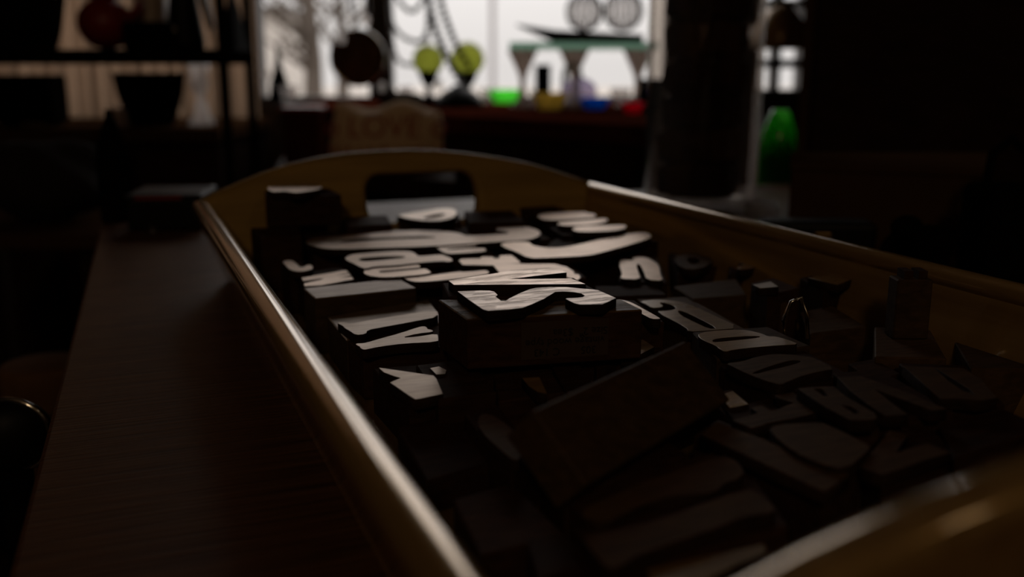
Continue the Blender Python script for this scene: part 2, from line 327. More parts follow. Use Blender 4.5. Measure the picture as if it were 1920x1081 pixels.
# ------------------------------------------------------------------ table
ZT = .75
Tq = [Vector((-.012, -.35, 0)), Vector((1.25, -.35, 0)), Vector((1.25, 1.02, 0)), Vector((-.012, 1.0, 0))]
Tq = [U(13, 1081, -1.66), U(187, 433, -1.66)]
dv = (Tq[1] - Tq[0]).normalized(); pl = Tq[0] - dv * .45; far = U(790, 376, -1.66); fl_ = pl + dv * ((far - pl).dot(dv) + .002)
perp = Vector((dv.y, -dv.x, 0)); TWd = .95; q = [pl, pl + perp * TWd, fl_ + perp * TWd, fl_]
tab = thing('shop_table', (pl + fl_) / 2 * 1 + perp * TWd / 2 - Vector((0, 0, ZT)), 'dark brown polished wooden table carrying the tray of type blocks', 'table')
tab.location.z = 0
mesh('tabletop', slab([p + Vector((0, 0, -.028)) for p in q], .028, .002), table_w, tab)
ta = math.atan2(perp.y, perp.x)
for a, d in ((.06, .08), (TWd - .06, .08), (.06, (fl_ - pl).length - .08), (TWd - .06, (fl_ - pl).length - .08)):
    c = pl + perp * a + dv * d; mesh('leg', boxb(c, .06, .06, 0, ZT - .028, ta), table_w, tab)
for s in (0, 1): 
    c = (pl, fl_)[s] + dv * (.06, -.06)[s] + perp * TWd / 2; mesh('apron', boxb(c, TWd - .18, .022, ZT - .11, ZT - .028, ta), table_w, tab)

# ------------------------------------------------------------------ tray
TX = [(.58, -1.0), (.68, -.955), (.87, -.885), (1.05, -.82), (1.29, -.753), (1.5, -.713), (1.72, -.685), (2.0, -.672), (2.26, -.668), (2.52, -.678), (2.8, -.71), (3.1, -.758), (3.36, -.812), (3.6, -.882), (3.8, -.95), (3.94, -1.0)]
Y0, Y1 = 1.33, 7.98
tray = thing('serving_tray', W((2.26, 4.6, -1.66)), 'long lacquered golden wood tray with arched ends, full of type blocks', 'tray')
# bottom
bm = bmesh.new(); q = [W((.72, Y0 + .02, -1.655)), W((3.80, Y0 + .02, -1.655)), W((3.80, Y1 - .26, -1.655)), W((.72, Y1 - .26, -1.655))]
mesh('tray_base', slab(q, .075 * S, .0005), tray_w, tray)
def side(sgn, nm):
    m = 2.26; prof = []
    ctr = (.575, -1.055)
    for k in range(13):
        a = math.radians(200 - k * 20); prof.append((ctr[0] + .07 * math.cos(a), ctr[1] + .056 * math.sin(a)))
    prof += [(.80, -1.585), (.80, -1.655), (.735, -1.655), (.53, -1.13)]
    if sgn > 0: prof = [(2 * m - x, z) for x, z in prof][::-1]
    bm = bmesh.new(); ny = 24; rings = []
    for i in range(ny + 1):
        y = Y0 - .03 + (Y1 - Y0 + .06) * i / ny; rings.append([bm.verts.new(W((x, y, z))) for x, z in prof])
    k = len(prof)
    for a, b_ in zip(rings, rings[1:]):
        for i in range(k): bm.faces.new((a[i], a[(i + 1) % k], b_[(i + 1) % k], b_[i]))
    bm.faces.new(rings[0]); bm.faces.new(rings[-1][::-1])
    o = mesh(nm, bm, tray_w, tray, smooth=True); o.data.set_sharp_from_angle(angle=.7) if hasattr(o.data, 'set_sharp_from_angle') else None
    return o
side(-1, 'side_rail'); side(1, 'side_rail')
def end(y, name):
    th = .15
    outer = [(x * S, z * S) for x, z in TX] + [(3.78 * S, -1.655 * S), (.74 * S, -1.655 * S)]
    hx0, hx1, hz0, hz1, r = 1.88, 2.84, -1.25, -.865, .13
    hole = []
    for cx_, cz_, a0 in ((hx1 - r, hz1 - r, 0), (hx0 + r, hz1 - r, 90), (hx0 + r, hz0 + r, 180), (hx1 - r, hz0 + r, 270)):
        for k in range(7): a = math.radians(a0 + k * 15); hole.append(((cx_ + r * math.cos(a)) * S, (cz_ + r * math.sin(a)) * S))
    bm = flat_shape([outer, hole], th * S, .05 * S)
    flare = .37 if y > 4 else -.2
    for v in bm.verts: v.co = Vector((v.co.x, y * S - v.co.z + flare * (v.co.y + S), CZ + v.co.y))
    bmesh.ops.reverse_faces(bm, faces=bm.faces[:])
    return mesh(name, bm, tray_e if y > 4 else tray_w, tray)
end(Y1 - .02, 'arched_end_panel'); end(Y0 - .12, 'arched_end_panel')

# ------------------------------------------------------------------ type blocks
ZF = -1.578                      # tray floor, frame units
L1, L2 = ZF + .277, ZF + .554    # heights of the printing faces of the first and second layer
SH = .045                        # the face stands this much proud of the shoulder
def rect_of(pts, margin=.02, ang=None):
    best = None
    angs = [ang] if ang is not None else [math.radians(a) for a in range(-45, 45, 3)]
    for a in angs:
        u = Vector((math.cos(a), math.sin(a))); v = Vector((-u.y, u.x)); us = [p.dot(u) for p in pts]; vs = [p.dot(v) for p in pts]
        ar = (max(us) - min(us)) * (max(vs) - min(vs))
        if best is None or ar < best[0]: best = (ar, u, v, min(us), max(us), min(vs), max(vs))
    _, u, v, a0, a1, b0, b1 = best; m = margin * S
    return [u * (a0 - m) + v * (b0 - m), u * (a1 + m) + v * (b0 - m), u * (a1 + m) + v * (b1 + m), u * (a0 - m) + v * (b1 + m)]
GR = 'letterpress type blocks in the tray'
def type_block(label, faces, top=L1, quad=None, fmat=None, bmat=None, it=1, margin=.02, bot=None, ang=None, name='type_block', sh=SH):
    """faces: list of pixel loops traced on the printing plane; quad: four pixel corners of the shoulder"""
    fmat = fmat or face; bmat = bmat or body; bot = top - .277 if bot is None else bot
    loops = [[U(x, y, top).xy for x, y in lp] for lp in faces]
    if quad: fp = [U(x, y, top - sh).xy for x, y in quad]
    else: fp = rect_of([p for lp in loops for p in lp], margin, ang)
    zb, zs_, zt = CZ + bot * S, CZ + (top - sh) * S, CZ + top * S
    c = sum(fp, Vector((0, 0))) / 4; t = thing(name, Vector((c.x, c.y, zb)), label, 'type block', GR)
    bm = bmesh.new(); prism(bm, [Vector((p.x, p.y, zb)) for p in fp], [Vector((p.x, p.y, zs_)) for p in fp]); bevel(bm, .0005, 1)
    if bmat in (body_rough, blank):
        bmesh.ops.recalc_face_normals(bm, faces=bm.faces[:])
        for f in bm.faces: f.material_index = 0 if f.normal.z > .5 else 1
        bmat = [bmat, body_warm if bmat is blank else body]
    bo = mesh('block_body', bm, bmat, t); bo['dummy'] = 0; del bo['dummy']
    if loops:
        bm = flat_shape(loops, sh * S + .0002, .00018, it); bmesh.ops.translate(bm, verts=bm.verts[:], vec=(0, 0, zt))
        bmesh.ops.recalc_face_normals(bm, faces=bm.faces[:])
        for f in bm.faces: f.material_index = 0 if f.normal.z > .55 else 1
        mesh('printing_face', bm, [fmat, inked], t)
    t['fp'] = 0; del t['fp']
    return t, fp
def px(pts, ox, oy, k): return [(ox + x / k, oy + y / k) for x, y in pts]
FPS = []
def tb(*a, **k):
    t, fp = type_block(*a, **k); FPS.append((t.name, fp)); return t

# the worn "2" on the centre block and the block behind it (second layer)
two = px([(310, 262), (470, 256), (552, 257), (588, 264), (615, 290), (598, 302), (622, 320), (640, 335), (672, 334), (700, 314), (780, 275), (855, 245), (900, 236), (1000, 230), (1130, 231), (1290, 245), (1365, 253), (1430, 281), (1502, 312), (1440, 343), (1400, 360), (1230, 362), (1185, 352), (1120, 318), (1130, 314), (1190, 312), (1250, 306), (1266, 294), (1235, 278), (1180, 269), (1110, 265), (1045, 268), (960, 320), (870, 360), (800, 386), (700, 398), (540, 409), (500, 398), (400, 330)], 780, 480, 4)
cen, cfp = type_block('large worn wooden type block with a raised 2 and a price sticker, topmost', [two], L2, [(876, 598), (1205, 580), (1166, 561), (821, 561)], face_worn, body_rough, it=0)
FPS.append((cen.name, cfp))
vee = px([(243, 182), (700, 110), (1000, 93), (1062, 91), (1130, 121), (690, 171), (1165, 166), (1274, 208), (284, 216)], 780, 480, 4)
tb('wooden type block with a worn V face right behind the block numbered 2', [vee], L2, [(842, 556), (1140, 555), (1076, 520), (829, 530)], face_worn, body, it=0)
# price sticker on the front of the centre block, printed upside down
a, b_ = Vector((*cfp[0], 0)), Vector((*cfp[1], 0)); u = (b_ - a).normalized(); nrm = Vector((u.y, -u.x, 0)); Lf = (b_ - a).length
zt_, zb_ = CZ + (L2 - SH) * S, CZ + (L2 - .277) * S
def on_front(bm, uu, vv, off, flip):
    for v in bm.verts:
        x, y, z = v.co
        if flip: x, y = -x, -y
        v.co = a + u * (uu + x) + nrm * (off + z) + Vector((0, 0, vv + y))
    return bm
sx0, sx1 = .30 * Lf, .80 * Lf; sc_ = (sx0 + sx1) / 2; hz = (zt_ - zb_)
bm = bmesh.new(); bmesh.ops.create_cube(bm, size=1, matrix=Matrix.Diagonal((sx1 - sx0, hz * .74, .00016, 1)))
st = mesh('price_sticker', on_front(bm, sc_, zb_ + hz * .50, .0001, False), paper, cen); st['label'] = 'brown paper price sticker stuck on upside down'
for txt, du, dvv, sz in (('Size 2"  $3ea', .006, .0028, .0042), ('vintage wood type', .0, -.0009, .0042), ('305       C 143', .0, -.0046, .0042)):
    mesh('printed_line', on_front(text_bm(txt, sz), sc_ + du, zb_ + hz * .5 + dvv, .0003, True), ink, st)

# first layer, left of the centre
tb('blank smooth-topped wooden block near the left rail, behind the N block', [], L1 + .045, bot=ZF, quad= [(591.3, 559), (781, 539.4), (746.8, 521.3), (569.7, 540)], bmat=blank, sh=0)
MM = px([(40, 962), (710, 843), (748, 882), (560, 926), (760, 898), (784, 925), (600, 962), (800, 946), (822, 985), (340, 1075), (85, 1090), (72, 1050), (380, 978), (330, 972), (65, 1012)], 560, 400, 8)
tb('small wooden type block with an M face behind the blank smooth block', [MM], L1 + 0.03, bot=ZF, quad= [(573, 536), (668, 524), (640, 500), (556, 512)], it=0)
JJ = px([(715, 877), (785, 866), (830, 900), (850, 922), (880, 920), (895, 905), (935, 905), (950, 925), (925, 943), (860, 955), (800, 950), (760, 930), (740, 905)], 350, 270, 4)
tb('small wooden type block with a J face close to the left rail', [JJ], L1 + 0.03, bot=ZF, quad= [(545, 516), (580, 513), (566, 487), (526, 490)])
QQ = [(645.6, 485), (652, 479), (666, 475.6), (710, 472), (747, 470), (772, 471), (781, 476), (783, 480), (800, 479), (827, 476.7), (833, 478.5), (846.7, 484), (849, 488), (843, 490.3), (828, 488.7), (780, 492.5), (740, 497), (700, 499), (692, 502), (680, 503), (660, 492), (655, 490)]
Qh = [(671, 486), (680, 483), (710, 480.5), (745, 479.5), (762, 480.5), (755, 483.5), (720, 487), (690, 489.5), (675, 489)]
tb('wooden type block with a lowercase g-like loop, left of the F block', [QQ, Qh], L1 + 0.07, bot=ZF, quad= [(690, 506), (862, 489), (830, 471), (640, 476)])
UU = [(680.6, 510), (686, 504), (697, 502), (735, 498), (777, 494.4), (785, 495.6), (789, 500), (784, 501), (735, 505.6), (714, 507), (710, 509), (715, 511), (747, 508), (785, 504.5), (799, 503), (809, 510), (804, 512.5), (780, 515.5), (745, 518.5), (715, 519.5), (697, 517.5), (685, 514)]
tb('wooden type block with a U face in front of the looped g block', [UU], L1 + 0.06, bot=ZF, quad= [(705, 523), (822, 511), (800, 491), (672, 503)])
JB = [(756, 519), (759, 517), (775, 518), (785, 519), (813, 515), (857, 509), (880, 509), (907, 506), (916, 507.5), (917, 511.5), (910, 514), (880, 519), (830, 525), (790, 528), (775, 527.5), (762, 524)]
tb('narrow wooden type block with a long hooked stroke left of the V block', [JB], L1 + 0.05, bot=ZF, quad= [(772, 532), (935, 516), (910, 500), (812, 510)])
HH = [(860, 487.5), (865, 485), (900, 484), (903, 481), (923, 481), (928, 484), (935, 484), (938, 478), (960, 478), (976, 491), (974, 493), (947, 494), (1040, 494.5), (1063, 500), (1076, 508), (1077, 513), (1086, 514), (1089, 520), (1082, 525), (1060, 518), (1050, 508), (1030, 503), (957, 508), (945, 514), (937, 512), (925, 497), (867, 496)]
tb('wooden type block with a bold F-like face just behind the V block', [HH], L1 + 0.06, bot=ZF, quad= [(940, 527), (1100, 520), (1050, 476), (852, 482)], it=0)
U2 = [(817, 462), (830, 461), (860, 460), (893, 457), (895, 461), (840, 466), (836, 468), (850, 468), (905, 464), (912, 467), (910, 471), (870, 474), (840, 475.5), (828, 471), (820, 465)]
tb('small wooden type block with a narrow U face under the big looped stroke', [U2], L1 + .07, bot=ZF, quad= [(842, 478), (925, 473), (905, 455), (815, 458)])
OO = [(569, 454), (585, 446), (616, 443), (672, 439), (722, 434), (760, 431.5), (800, 431.5), (842, 434), (865, 437.5), (872, 442), (905, 440.5), (950, 438), (957, 434.5), (932, 431), (928, 427), (938, 423), (957, 421.3), (985, 424), (1007, 430), (1015, 436), (1010, 442.5), (992, 449), (955, 451), (880, 456.5), (780, 462.5), (720, 464), (650, 466.5), (610, 466), (585, 460)]
Oh = [(634, 452), (650, 448.5), (690, 446), (740, 444.5), (790, 442), (815, 443.5), (817, 445), (780, 446.5), (720, 449), (660, 453.5), (640, 454.5)]
tb('largest wooden type block, with a long looped Q-like face near the far end', [OO, Oh], L1 + .08, bot=ZF, quad= [(588, 470), (1035, 448), (970, 419), (563, 437)], it=2)
SW = [(936, 457.5), (955, 452.5), (992, 452.5), (997, 459), (1020, 464), (1050, 464), (1080, 459), (1130, 447.5), (1180, 437.5), (1210, 435), (1222, 440), (1219, 446), (1192, 455), (1130, 472.5), (1100, 479), (1030, 482.5), (992, 484), (965, 470), (950, 465)]
tb('big wooden type block with a wide sweeping L-shaped curve', [SW], L1 + .08, bot=ZF, quad= [(990, 490), (1235, 452), (1135, 424), (1040, 447)], it=1)
def k48(p): return px(p, 860, 380, 4.8)
tb('wooden type block with three parallel raised strokes at the far right corner', [k48([(705, 120), (740, 95), (900, 85), (1130, 80), (1160, 92), (1235, 100), (1230, 130), (1100, 140), (850, 155), (750, 148)]), k48([(885, 180), (950, 170), (1180, 155), (1330, 135), (1345, 165), (1230, 195), (1000, 205), (900, 198)]), k48([(1020, 230), (1070, 210), (1300, 205), (1500, 195), (1510, 225), (1420, 250), (1100, 262), (1040, 250)])], L1 + .12, bot=ZF, quad=[(1055, 441), (1160, 434), (1090, 402), (992, 404)])
tb('type block with an ampersand-like face below the hand hole of the tray', [[(745, 403), (765, 399), (800, 394), (825, 390), (850, 390), (858, 398), (850, 408), (830, 413), (800, 414), (775, 411), (755, 407)], [(790, 408), (820, 400), (838, 400), (826, 406), (802, 410)]], L1 + .13, bot=ZF, quad=[(752, 419), (866, 414), (860, 401), (744, 405)])
# right of the centre
FI = [(1163, 485), (1188, 488.5), (1186, 481), (1212, 482), (1222, 487), (1232, 493), (1237, 500), (1238, 513), (1245, 526), (1212, 524), (1208, 510), (1203, 500), (1199, 494), (1193, 495), (1197, 510), (1202, 523.5), (1162, 522), (1166, 515), (1165, 507), (1161, 498)]
tb('type block with a lit lowercase n face right of the F-like block', [FI], L1 + .01, [(1160, 528), (1252, 530), (1232, 480), (1160, 479)])
tb('small type block with a tiny shiny 3-like face below the right rail', [[(1383, 489), (1390, 482), (1402, 483), (1412, 489), (1422, 494), (1412, 502), (1395, 505), (1381, 503), (1385, 498), (1398, 495), (1388, 493)]], L1 + .03, [(1368, 512), (1440, 506), (1425, 478), (1365, 480)])
tb('dim reddish type block with a ring-shaped face between the n block and the shiny 3', [[(1262, 480), (1290, 473), (1330, 478), (1338, 492), (1310, 505), (1275, 503)], [(1285, 484), (1305, 482), (1315, 490), (1298, 496)]], L1, [(1272, 512), (1352, 500), (1330, 470), (1254, 474)], fmat=body_warm)
NN1 = px([(325, 205), (345, 196), (380, 195), (440, 205), (560, 185), (800, 145), (1170, 88), (1180, 150), (1000, 185), (700, 240), (578, 263), (572, 295), (480, 305), (430, 270), (385, 245), (370, 225)], 560, 560, 4.503)
tb('long wooden type block with a thick serifed stroke left of the 2', [NN1], L1, px([(405, 345), (1240, 190), (1095, 5), (245, 150)], 560, 560, 4.503), fmat=face_dimmed, bmat=blank, it=1)
NN2 = px([(475, 375), (560, 372), (700, 330), (850, 290), (1000, 240), (1060, 228), (1085, 240), (1085, 252), (1130, 262), (1138, 278), (1000, 292), (862, 328), (1000, 318), (1170, 290), (1182, 330), (1180, 362), (900, 375), (700, 400), (600, 420), (550, 430), (515, 412), (518, 402), (490, 392)], 560, 560, 4.503)
tb('wooden type block with a slanting V stroke in front of the serifed stroke block', [NN2], L1, px([(545, 470), (1260, 400), (1230, 215), (415, 358)], 560, 560, 4.503), fmat=face_dimmed, it=1)
PN = px([(675, 578), (760, 590), (1140, 645), (1165, 670), (1220, 800), (1100, 825), (985, 848), (930, 815), (770, 705), (800, 690), (860, 667), (800, 650), (715, 618)], 560, 560, 4.503)
PT = px([(1108, 583), (1185, 568), (1250, 600), (1240, 632), (1160, 638)], 560, 560, 4.503)
tb('type block with an arrow-shaped K face lowest beside the left rail', [PN, PT], L1 - .02, [(768, 760), (925, 738), (855, 678), (698, 690)], fmat=face_dimmed, it=0)
# supports under the centre block and scraps showing beneath it
tb('type block with a gold-brown corner showing just under the 2 block', [[(978, 708), (1012, 706), (1026, 738), (1008, 734), (992, 724)]], L1, [(935, 752), (1060, 735), (1030, 690), (925, 700)], fmat=olive, it=0)
tb('type block whose bright corner peeps out right below the 2 block', [[(1170, 640), (1203, 634), (1227, 650), (1200, 664), (1165, 668)]], L1, [(1120, 690), (1240, 652), (1200, 620), (1090, 650)], fmat=face_worn, it=0)
tb('dark type block with a thin lit edge standing right behind the 2 block', [px([(60, 255), (200, 248), (330, 280), (470, 350), (520, 380), (780, 520), (790, 542), (650, 542), (520, 470), (380, 400)], 1140, 530, 8)], L1 + .13, [(1180, 606), (1246, 603), (1190, 562), (1135, 562)], bot=ZF)
AR = [(1197, 564), (1230, 561), (1255, 562), (1277, 565), (1300, 573), (1335, 588.5), (1390, 614), (1330, 619), (1290, 621.5), (1287, 613), (1228, 583), (1250, 582), (1264, 580), (1268, 576), (1258, 570), (1240, 566), (1237, 568), (1244, 572), (1241, 575.5), (1222, 577), (1212, 570)]
ARh = [(1270, 581), (1282, 583), (1310, 596), (1345, 615), (1330, 616), (1300, 602), (1276, 590)]
tb('pale type block with an R-like face running back to the right of the 2', [AR, ARh], L1, [(1290, 632), (1404, 620), (1290, 556), (1190, 558)], fmat=olive, bmat=body_warm)
ZZ = px([(270, 590), (300, 570), (420, 555), (520, 550), (640, 551), (740, 575), (770, 585), (800, 600), (860, 600), (950, 625), (1040, 660), (900, 666), (700, 682), (540, 700), (475, 718), (430, 690), (410, 670), (300, 625)], 1240, 480, 4)
Zh = px([(380, 630), (420, 615), (600, 600), (735, 597), (740, 608), (600, 625), (430, 642), (392, 642)], 1240, 480, 4)
tb('pale type block with a slotted 0 face right of the 2, catching faint light', [ZZ, Zh], L1 + .05, [(1345, 672), (1520, 648), (1440, 612), (1298, 622)], fmat=olive, bmat=body_warm)
YY = px([(485, 800), (600, 790), (700, 755), (800, 735), (900, 730), (1060, 745), (1150, 760), (1310, 845), (1200, 860), (1060, 895), (960, 935), (900, 965), (840, 950), (730, 915), (620, 870), (530, 825)], 1240, 480, 4)
Yh = px([(670, 880), (780, 835), (880, 805), (980, 778), (1045, 782), (1040, 795), (940, 825), (800, 855), (720, 880)], 1240, 480, 4)
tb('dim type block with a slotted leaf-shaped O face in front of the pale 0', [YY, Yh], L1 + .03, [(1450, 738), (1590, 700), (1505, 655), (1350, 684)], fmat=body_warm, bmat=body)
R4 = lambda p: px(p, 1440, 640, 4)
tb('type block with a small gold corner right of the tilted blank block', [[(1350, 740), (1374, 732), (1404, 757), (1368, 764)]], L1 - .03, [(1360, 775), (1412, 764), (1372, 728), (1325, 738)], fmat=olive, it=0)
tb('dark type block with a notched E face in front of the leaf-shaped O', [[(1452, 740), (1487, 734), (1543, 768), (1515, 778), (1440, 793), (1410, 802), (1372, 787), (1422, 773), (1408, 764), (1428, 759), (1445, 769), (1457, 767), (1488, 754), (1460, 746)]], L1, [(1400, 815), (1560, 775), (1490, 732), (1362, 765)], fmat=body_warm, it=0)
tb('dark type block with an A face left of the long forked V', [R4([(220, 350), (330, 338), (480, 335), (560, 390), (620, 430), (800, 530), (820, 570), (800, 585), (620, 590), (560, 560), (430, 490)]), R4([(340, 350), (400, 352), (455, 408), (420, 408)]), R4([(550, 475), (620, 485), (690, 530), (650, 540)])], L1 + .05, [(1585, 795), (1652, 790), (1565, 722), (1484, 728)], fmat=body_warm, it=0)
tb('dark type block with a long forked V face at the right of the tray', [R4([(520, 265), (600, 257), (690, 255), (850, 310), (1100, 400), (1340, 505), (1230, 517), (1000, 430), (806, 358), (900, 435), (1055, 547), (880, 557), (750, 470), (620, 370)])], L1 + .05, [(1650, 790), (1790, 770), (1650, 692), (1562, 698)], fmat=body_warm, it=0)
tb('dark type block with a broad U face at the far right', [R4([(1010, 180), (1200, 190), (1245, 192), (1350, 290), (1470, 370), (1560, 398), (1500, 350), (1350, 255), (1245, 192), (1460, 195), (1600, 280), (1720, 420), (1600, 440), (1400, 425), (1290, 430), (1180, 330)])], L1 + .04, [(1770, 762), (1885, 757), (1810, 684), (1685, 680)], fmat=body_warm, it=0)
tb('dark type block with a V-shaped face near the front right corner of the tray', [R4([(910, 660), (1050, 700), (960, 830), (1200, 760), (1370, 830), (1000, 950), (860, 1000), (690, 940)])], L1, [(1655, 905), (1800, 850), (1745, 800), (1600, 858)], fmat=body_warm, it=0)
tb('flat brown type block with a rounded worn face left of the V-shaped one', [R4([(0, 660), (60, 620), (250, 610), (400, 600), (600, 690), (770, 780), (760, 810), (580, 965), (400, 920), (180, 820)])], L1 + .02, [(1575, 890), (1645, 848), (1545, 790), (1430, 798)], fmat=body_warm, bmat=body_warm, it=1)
T3 = lambda p: px(p, 1000, 780, 3)
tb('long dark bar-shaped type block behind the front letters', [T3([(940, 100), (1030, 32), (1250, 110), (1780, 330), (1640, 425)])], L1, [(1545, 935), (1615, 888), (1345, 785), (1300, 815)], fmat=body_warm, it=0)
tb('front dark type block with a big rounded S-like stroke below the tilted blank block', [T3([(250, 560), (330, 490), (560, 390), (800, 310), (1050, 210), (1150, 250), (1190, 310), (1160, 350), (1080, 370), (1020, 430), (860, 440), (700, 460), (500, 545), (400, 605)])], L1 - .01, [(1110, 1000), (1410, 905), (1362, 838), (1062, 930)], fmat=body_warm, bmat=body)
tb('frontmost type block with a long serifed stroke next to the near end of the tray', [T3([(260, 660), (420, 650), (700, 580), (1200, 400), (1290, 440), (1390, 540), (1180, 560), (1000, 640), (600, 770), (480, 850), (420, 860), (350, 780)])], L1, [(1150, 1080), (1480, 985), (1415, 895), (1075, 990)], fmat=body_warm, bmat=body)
tb('pale edged type block half hidden by the near tray end', [T3([(640, 860), (1300, 715), (1310, 770), (1150, 830), (900, 960), (660, 960)])], L1 - .04, [(1220, 1150), (1450, 1080), (1440, 1012), (1205, 1062)], fmat=olive, bmat=body_warm, it=0)
tb('type block with a faint brown oval face left of the tilted blank block', [px([(860, 500), (900, 450), (1000, 480), (1160, 600), (1210, 750), (1150, 830), (1000, 700), (880, 590)], 680, 660, 4)], L1 - .02, [(960, 885), (1010, 850), (930, 755), (870, 775)], fmat=body_warm)
# blank blocks standing or leaning
def solid_block(label, o, e1, e2, e3, mat, name='type_block', bw=.0006, face_on=None):
    bot = [o, o + e1, o + e1 + e2, o + e2]; c = (bot[0] + bot[1] + bot[2] + bot[3]) / 4
    bm = bmesh.new(); prism(bm, bot, [p + e3 for p in bot]); bevel(bm, bw, 1)
    zmin = min(v.co.z for v in bm.verts)
    t = thing(name, Vector((c.x, c.y, zmin)), label, 'type block', GR); mesh('block_body', bm, mat, t)
    if face_on:                    # a raised stroke on the e3 side
        w_ = .25; z1 = e3 + e3.normalized() * .0035
        for s in (.2, .6):
            bm = bmesh.new(); a0 = o + e1 * s + e2 * .1; bq = [a0, a0 + e1 * w_, a0 + e1 * w_ + e2 * .8, a0 + e2 * .8]
            prism(bm, [p + e3 for p in bq], [p + z1 for p in bq]); mesh('printing_face', bm, face_on, t)
    return t
# large tilted blank block leaning on the centre block
a = U(1100, 910, -1.245); b_ = U(1370, 748, -1.245); c_ = U(1000, 768, -1.08)
e1 = b_ - a
zc_best = min((abs((U(1000, 768, -1.25 + i * .005) - a).normalized().dot(e1.normalized())), -1.25 + i * .005) for i in range(60))[1]; c_ = U(1000, 768, zc_best); print('tilt z', zc_best)
e2 = c_ - a; nn_ = e1.cross(e2).normalized(); nn_ *= 1 if nn_.dot(cam.location - a) > 0 else -1; e2 = e2 - e1 * (e2.dot(e1) / e1.length_squared)
solid_block('large blank wooden block lying tilted in front of the block numbered 2', a - nn_ * .0135, e1, e2, nn_ * .0135, body_warm)
def standing(label, x, y, top_y, wpx, depth, mat, zf=ZF, lean=.0, yaw=0., face_on=None):
    p = U(x, y, zf); dist = (p - cam.location).dot(FWD); w_ = wpx / F * dist; h = (y - top_y) / F * dist
    u = Matrix.Rotation(yaw, 3, 'Z') @ RT; v = Matrix.Rotation(yaw, 3, 'Z') @ DH
    return solid_block(label, p - u * w_ / 2, u * w_, v * depth, Vector((0, 0, h)) + v * lean * h, mat, face_on=face_on)
tb('flat reddish block under the block standing on end at the right', [], L1, [(1640, 668), (1775, 672), (1745, 618), (1640, 612)], bmat=body_warm, sh=0)
standing('wooden type block standing on its end on the pile at the right rail', 1707, 636, 522, 66, .010, body_warm, L1 + .003, face_on=body)
standing('upright brown block standing behind the pale 0 near the right rail', 1453, 628, 566, 44, .012, body_warm, ZF + .1)
tb('low block with a dull gold top at the foot of the right rail', [[(1515, 520), (1560, 514), (1605, 520), (1570, 534)]], L1 + .12, [(1545, 545), (1622, 522), (1560, 508), (1500, 520)], fmat=olive, bot=ZF, it=0)
tb('low block with a pale corner left of the dull gold one', [[(1412, 533), (1445, 527), (1460, 537), (1425, 540)]], L1 + .12, [(1440, 552), (1500, 540), (1450, 520), (1408, 530)], fmat=olive, bot=ZF, it=0)
# stack in the far left corner
tb('dark block at the bottom of the stack in the far left corner of the tray', [], L1 + .115, [(488, 447), (566, 443), (562, 424), (470, 427)], sh=0, bot=ZF)
tb('rubber-stamp-like type block with a lit face on top of the far left stack', [px([(385, 135), (430, 120), (700, 95), (870, 88), (920, 100), (1010, 98), (1040, 120), (1040, 145), (900, 175), (780, 190), (680, 192), (600, 175), (450, 188), (400, 160)], 440, 330, 6.36)], L2 + .12, [(497, 369), (640, 365), (615, 352), (496, 353)], it=1, bot=L1 + .12)
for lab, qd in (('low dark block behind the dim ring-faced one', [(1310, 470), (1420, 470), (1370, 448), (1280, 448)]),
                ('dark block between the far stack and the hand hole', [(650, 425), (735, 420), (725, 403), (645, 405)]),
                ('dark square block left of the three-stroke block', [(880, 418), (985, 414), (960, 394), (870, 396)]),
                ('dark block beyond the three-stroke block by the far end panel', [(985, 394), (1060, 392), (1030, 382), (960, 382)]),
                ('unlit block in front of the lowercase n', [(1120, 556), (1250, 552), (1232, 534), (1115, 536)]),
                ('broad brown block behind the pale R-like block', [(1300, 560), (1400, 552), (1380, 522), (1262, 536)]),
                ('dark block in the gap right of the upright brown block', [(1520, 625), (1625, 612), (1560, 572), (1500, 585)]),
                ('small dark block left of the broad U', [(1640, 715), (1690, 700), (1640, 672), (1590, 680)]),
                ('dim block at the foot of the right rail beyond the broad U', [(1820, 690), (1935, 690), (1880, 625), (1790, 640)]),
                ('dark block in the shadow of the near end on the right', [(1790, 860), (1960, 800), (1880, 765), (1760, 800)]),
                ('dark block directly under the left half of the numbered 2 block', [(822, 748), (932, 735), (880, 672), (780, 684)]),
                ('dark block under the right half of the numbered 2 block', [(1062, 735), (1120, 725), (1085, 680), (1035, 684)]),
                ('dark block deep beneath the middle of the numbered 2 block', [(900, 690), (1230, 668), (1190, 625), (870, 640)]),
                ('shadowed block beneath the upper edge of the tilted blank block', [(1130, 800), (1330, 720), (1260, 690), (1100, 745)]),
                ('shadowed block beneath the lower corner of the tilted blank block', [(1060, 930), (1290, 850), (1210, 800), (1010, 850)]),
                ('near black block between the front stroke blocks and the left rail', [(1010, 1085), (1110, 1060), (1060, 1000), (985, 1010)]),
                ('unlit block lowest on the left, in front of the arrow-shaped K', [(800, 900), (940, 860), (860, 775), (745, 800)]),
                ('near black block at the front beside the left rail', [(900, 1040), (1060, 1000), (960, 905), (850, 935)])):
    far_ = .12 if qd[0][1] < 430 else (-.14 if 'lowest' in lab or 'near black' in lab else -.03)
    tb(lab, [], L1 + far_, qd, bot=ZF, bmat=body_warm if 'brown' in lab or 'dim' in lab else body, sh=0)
# bent metal clip beside the upright block
clp = thing('metal_clip', U(1490, 634, L1 - .05), 'small bent metal clip standing beside the upright brown block', 'clip')
p = U(1488, 634, L1 - .02)
mesh('clip_wire', tube([p + Vector((0, 0, z)) + RT * x for x, z in ((-.004, 0), (-.005, .008), (-.002, .016), (.002, .018), (.005, .010), (.006, 0))], .0009, 8), chrome, clp, smooth=True)

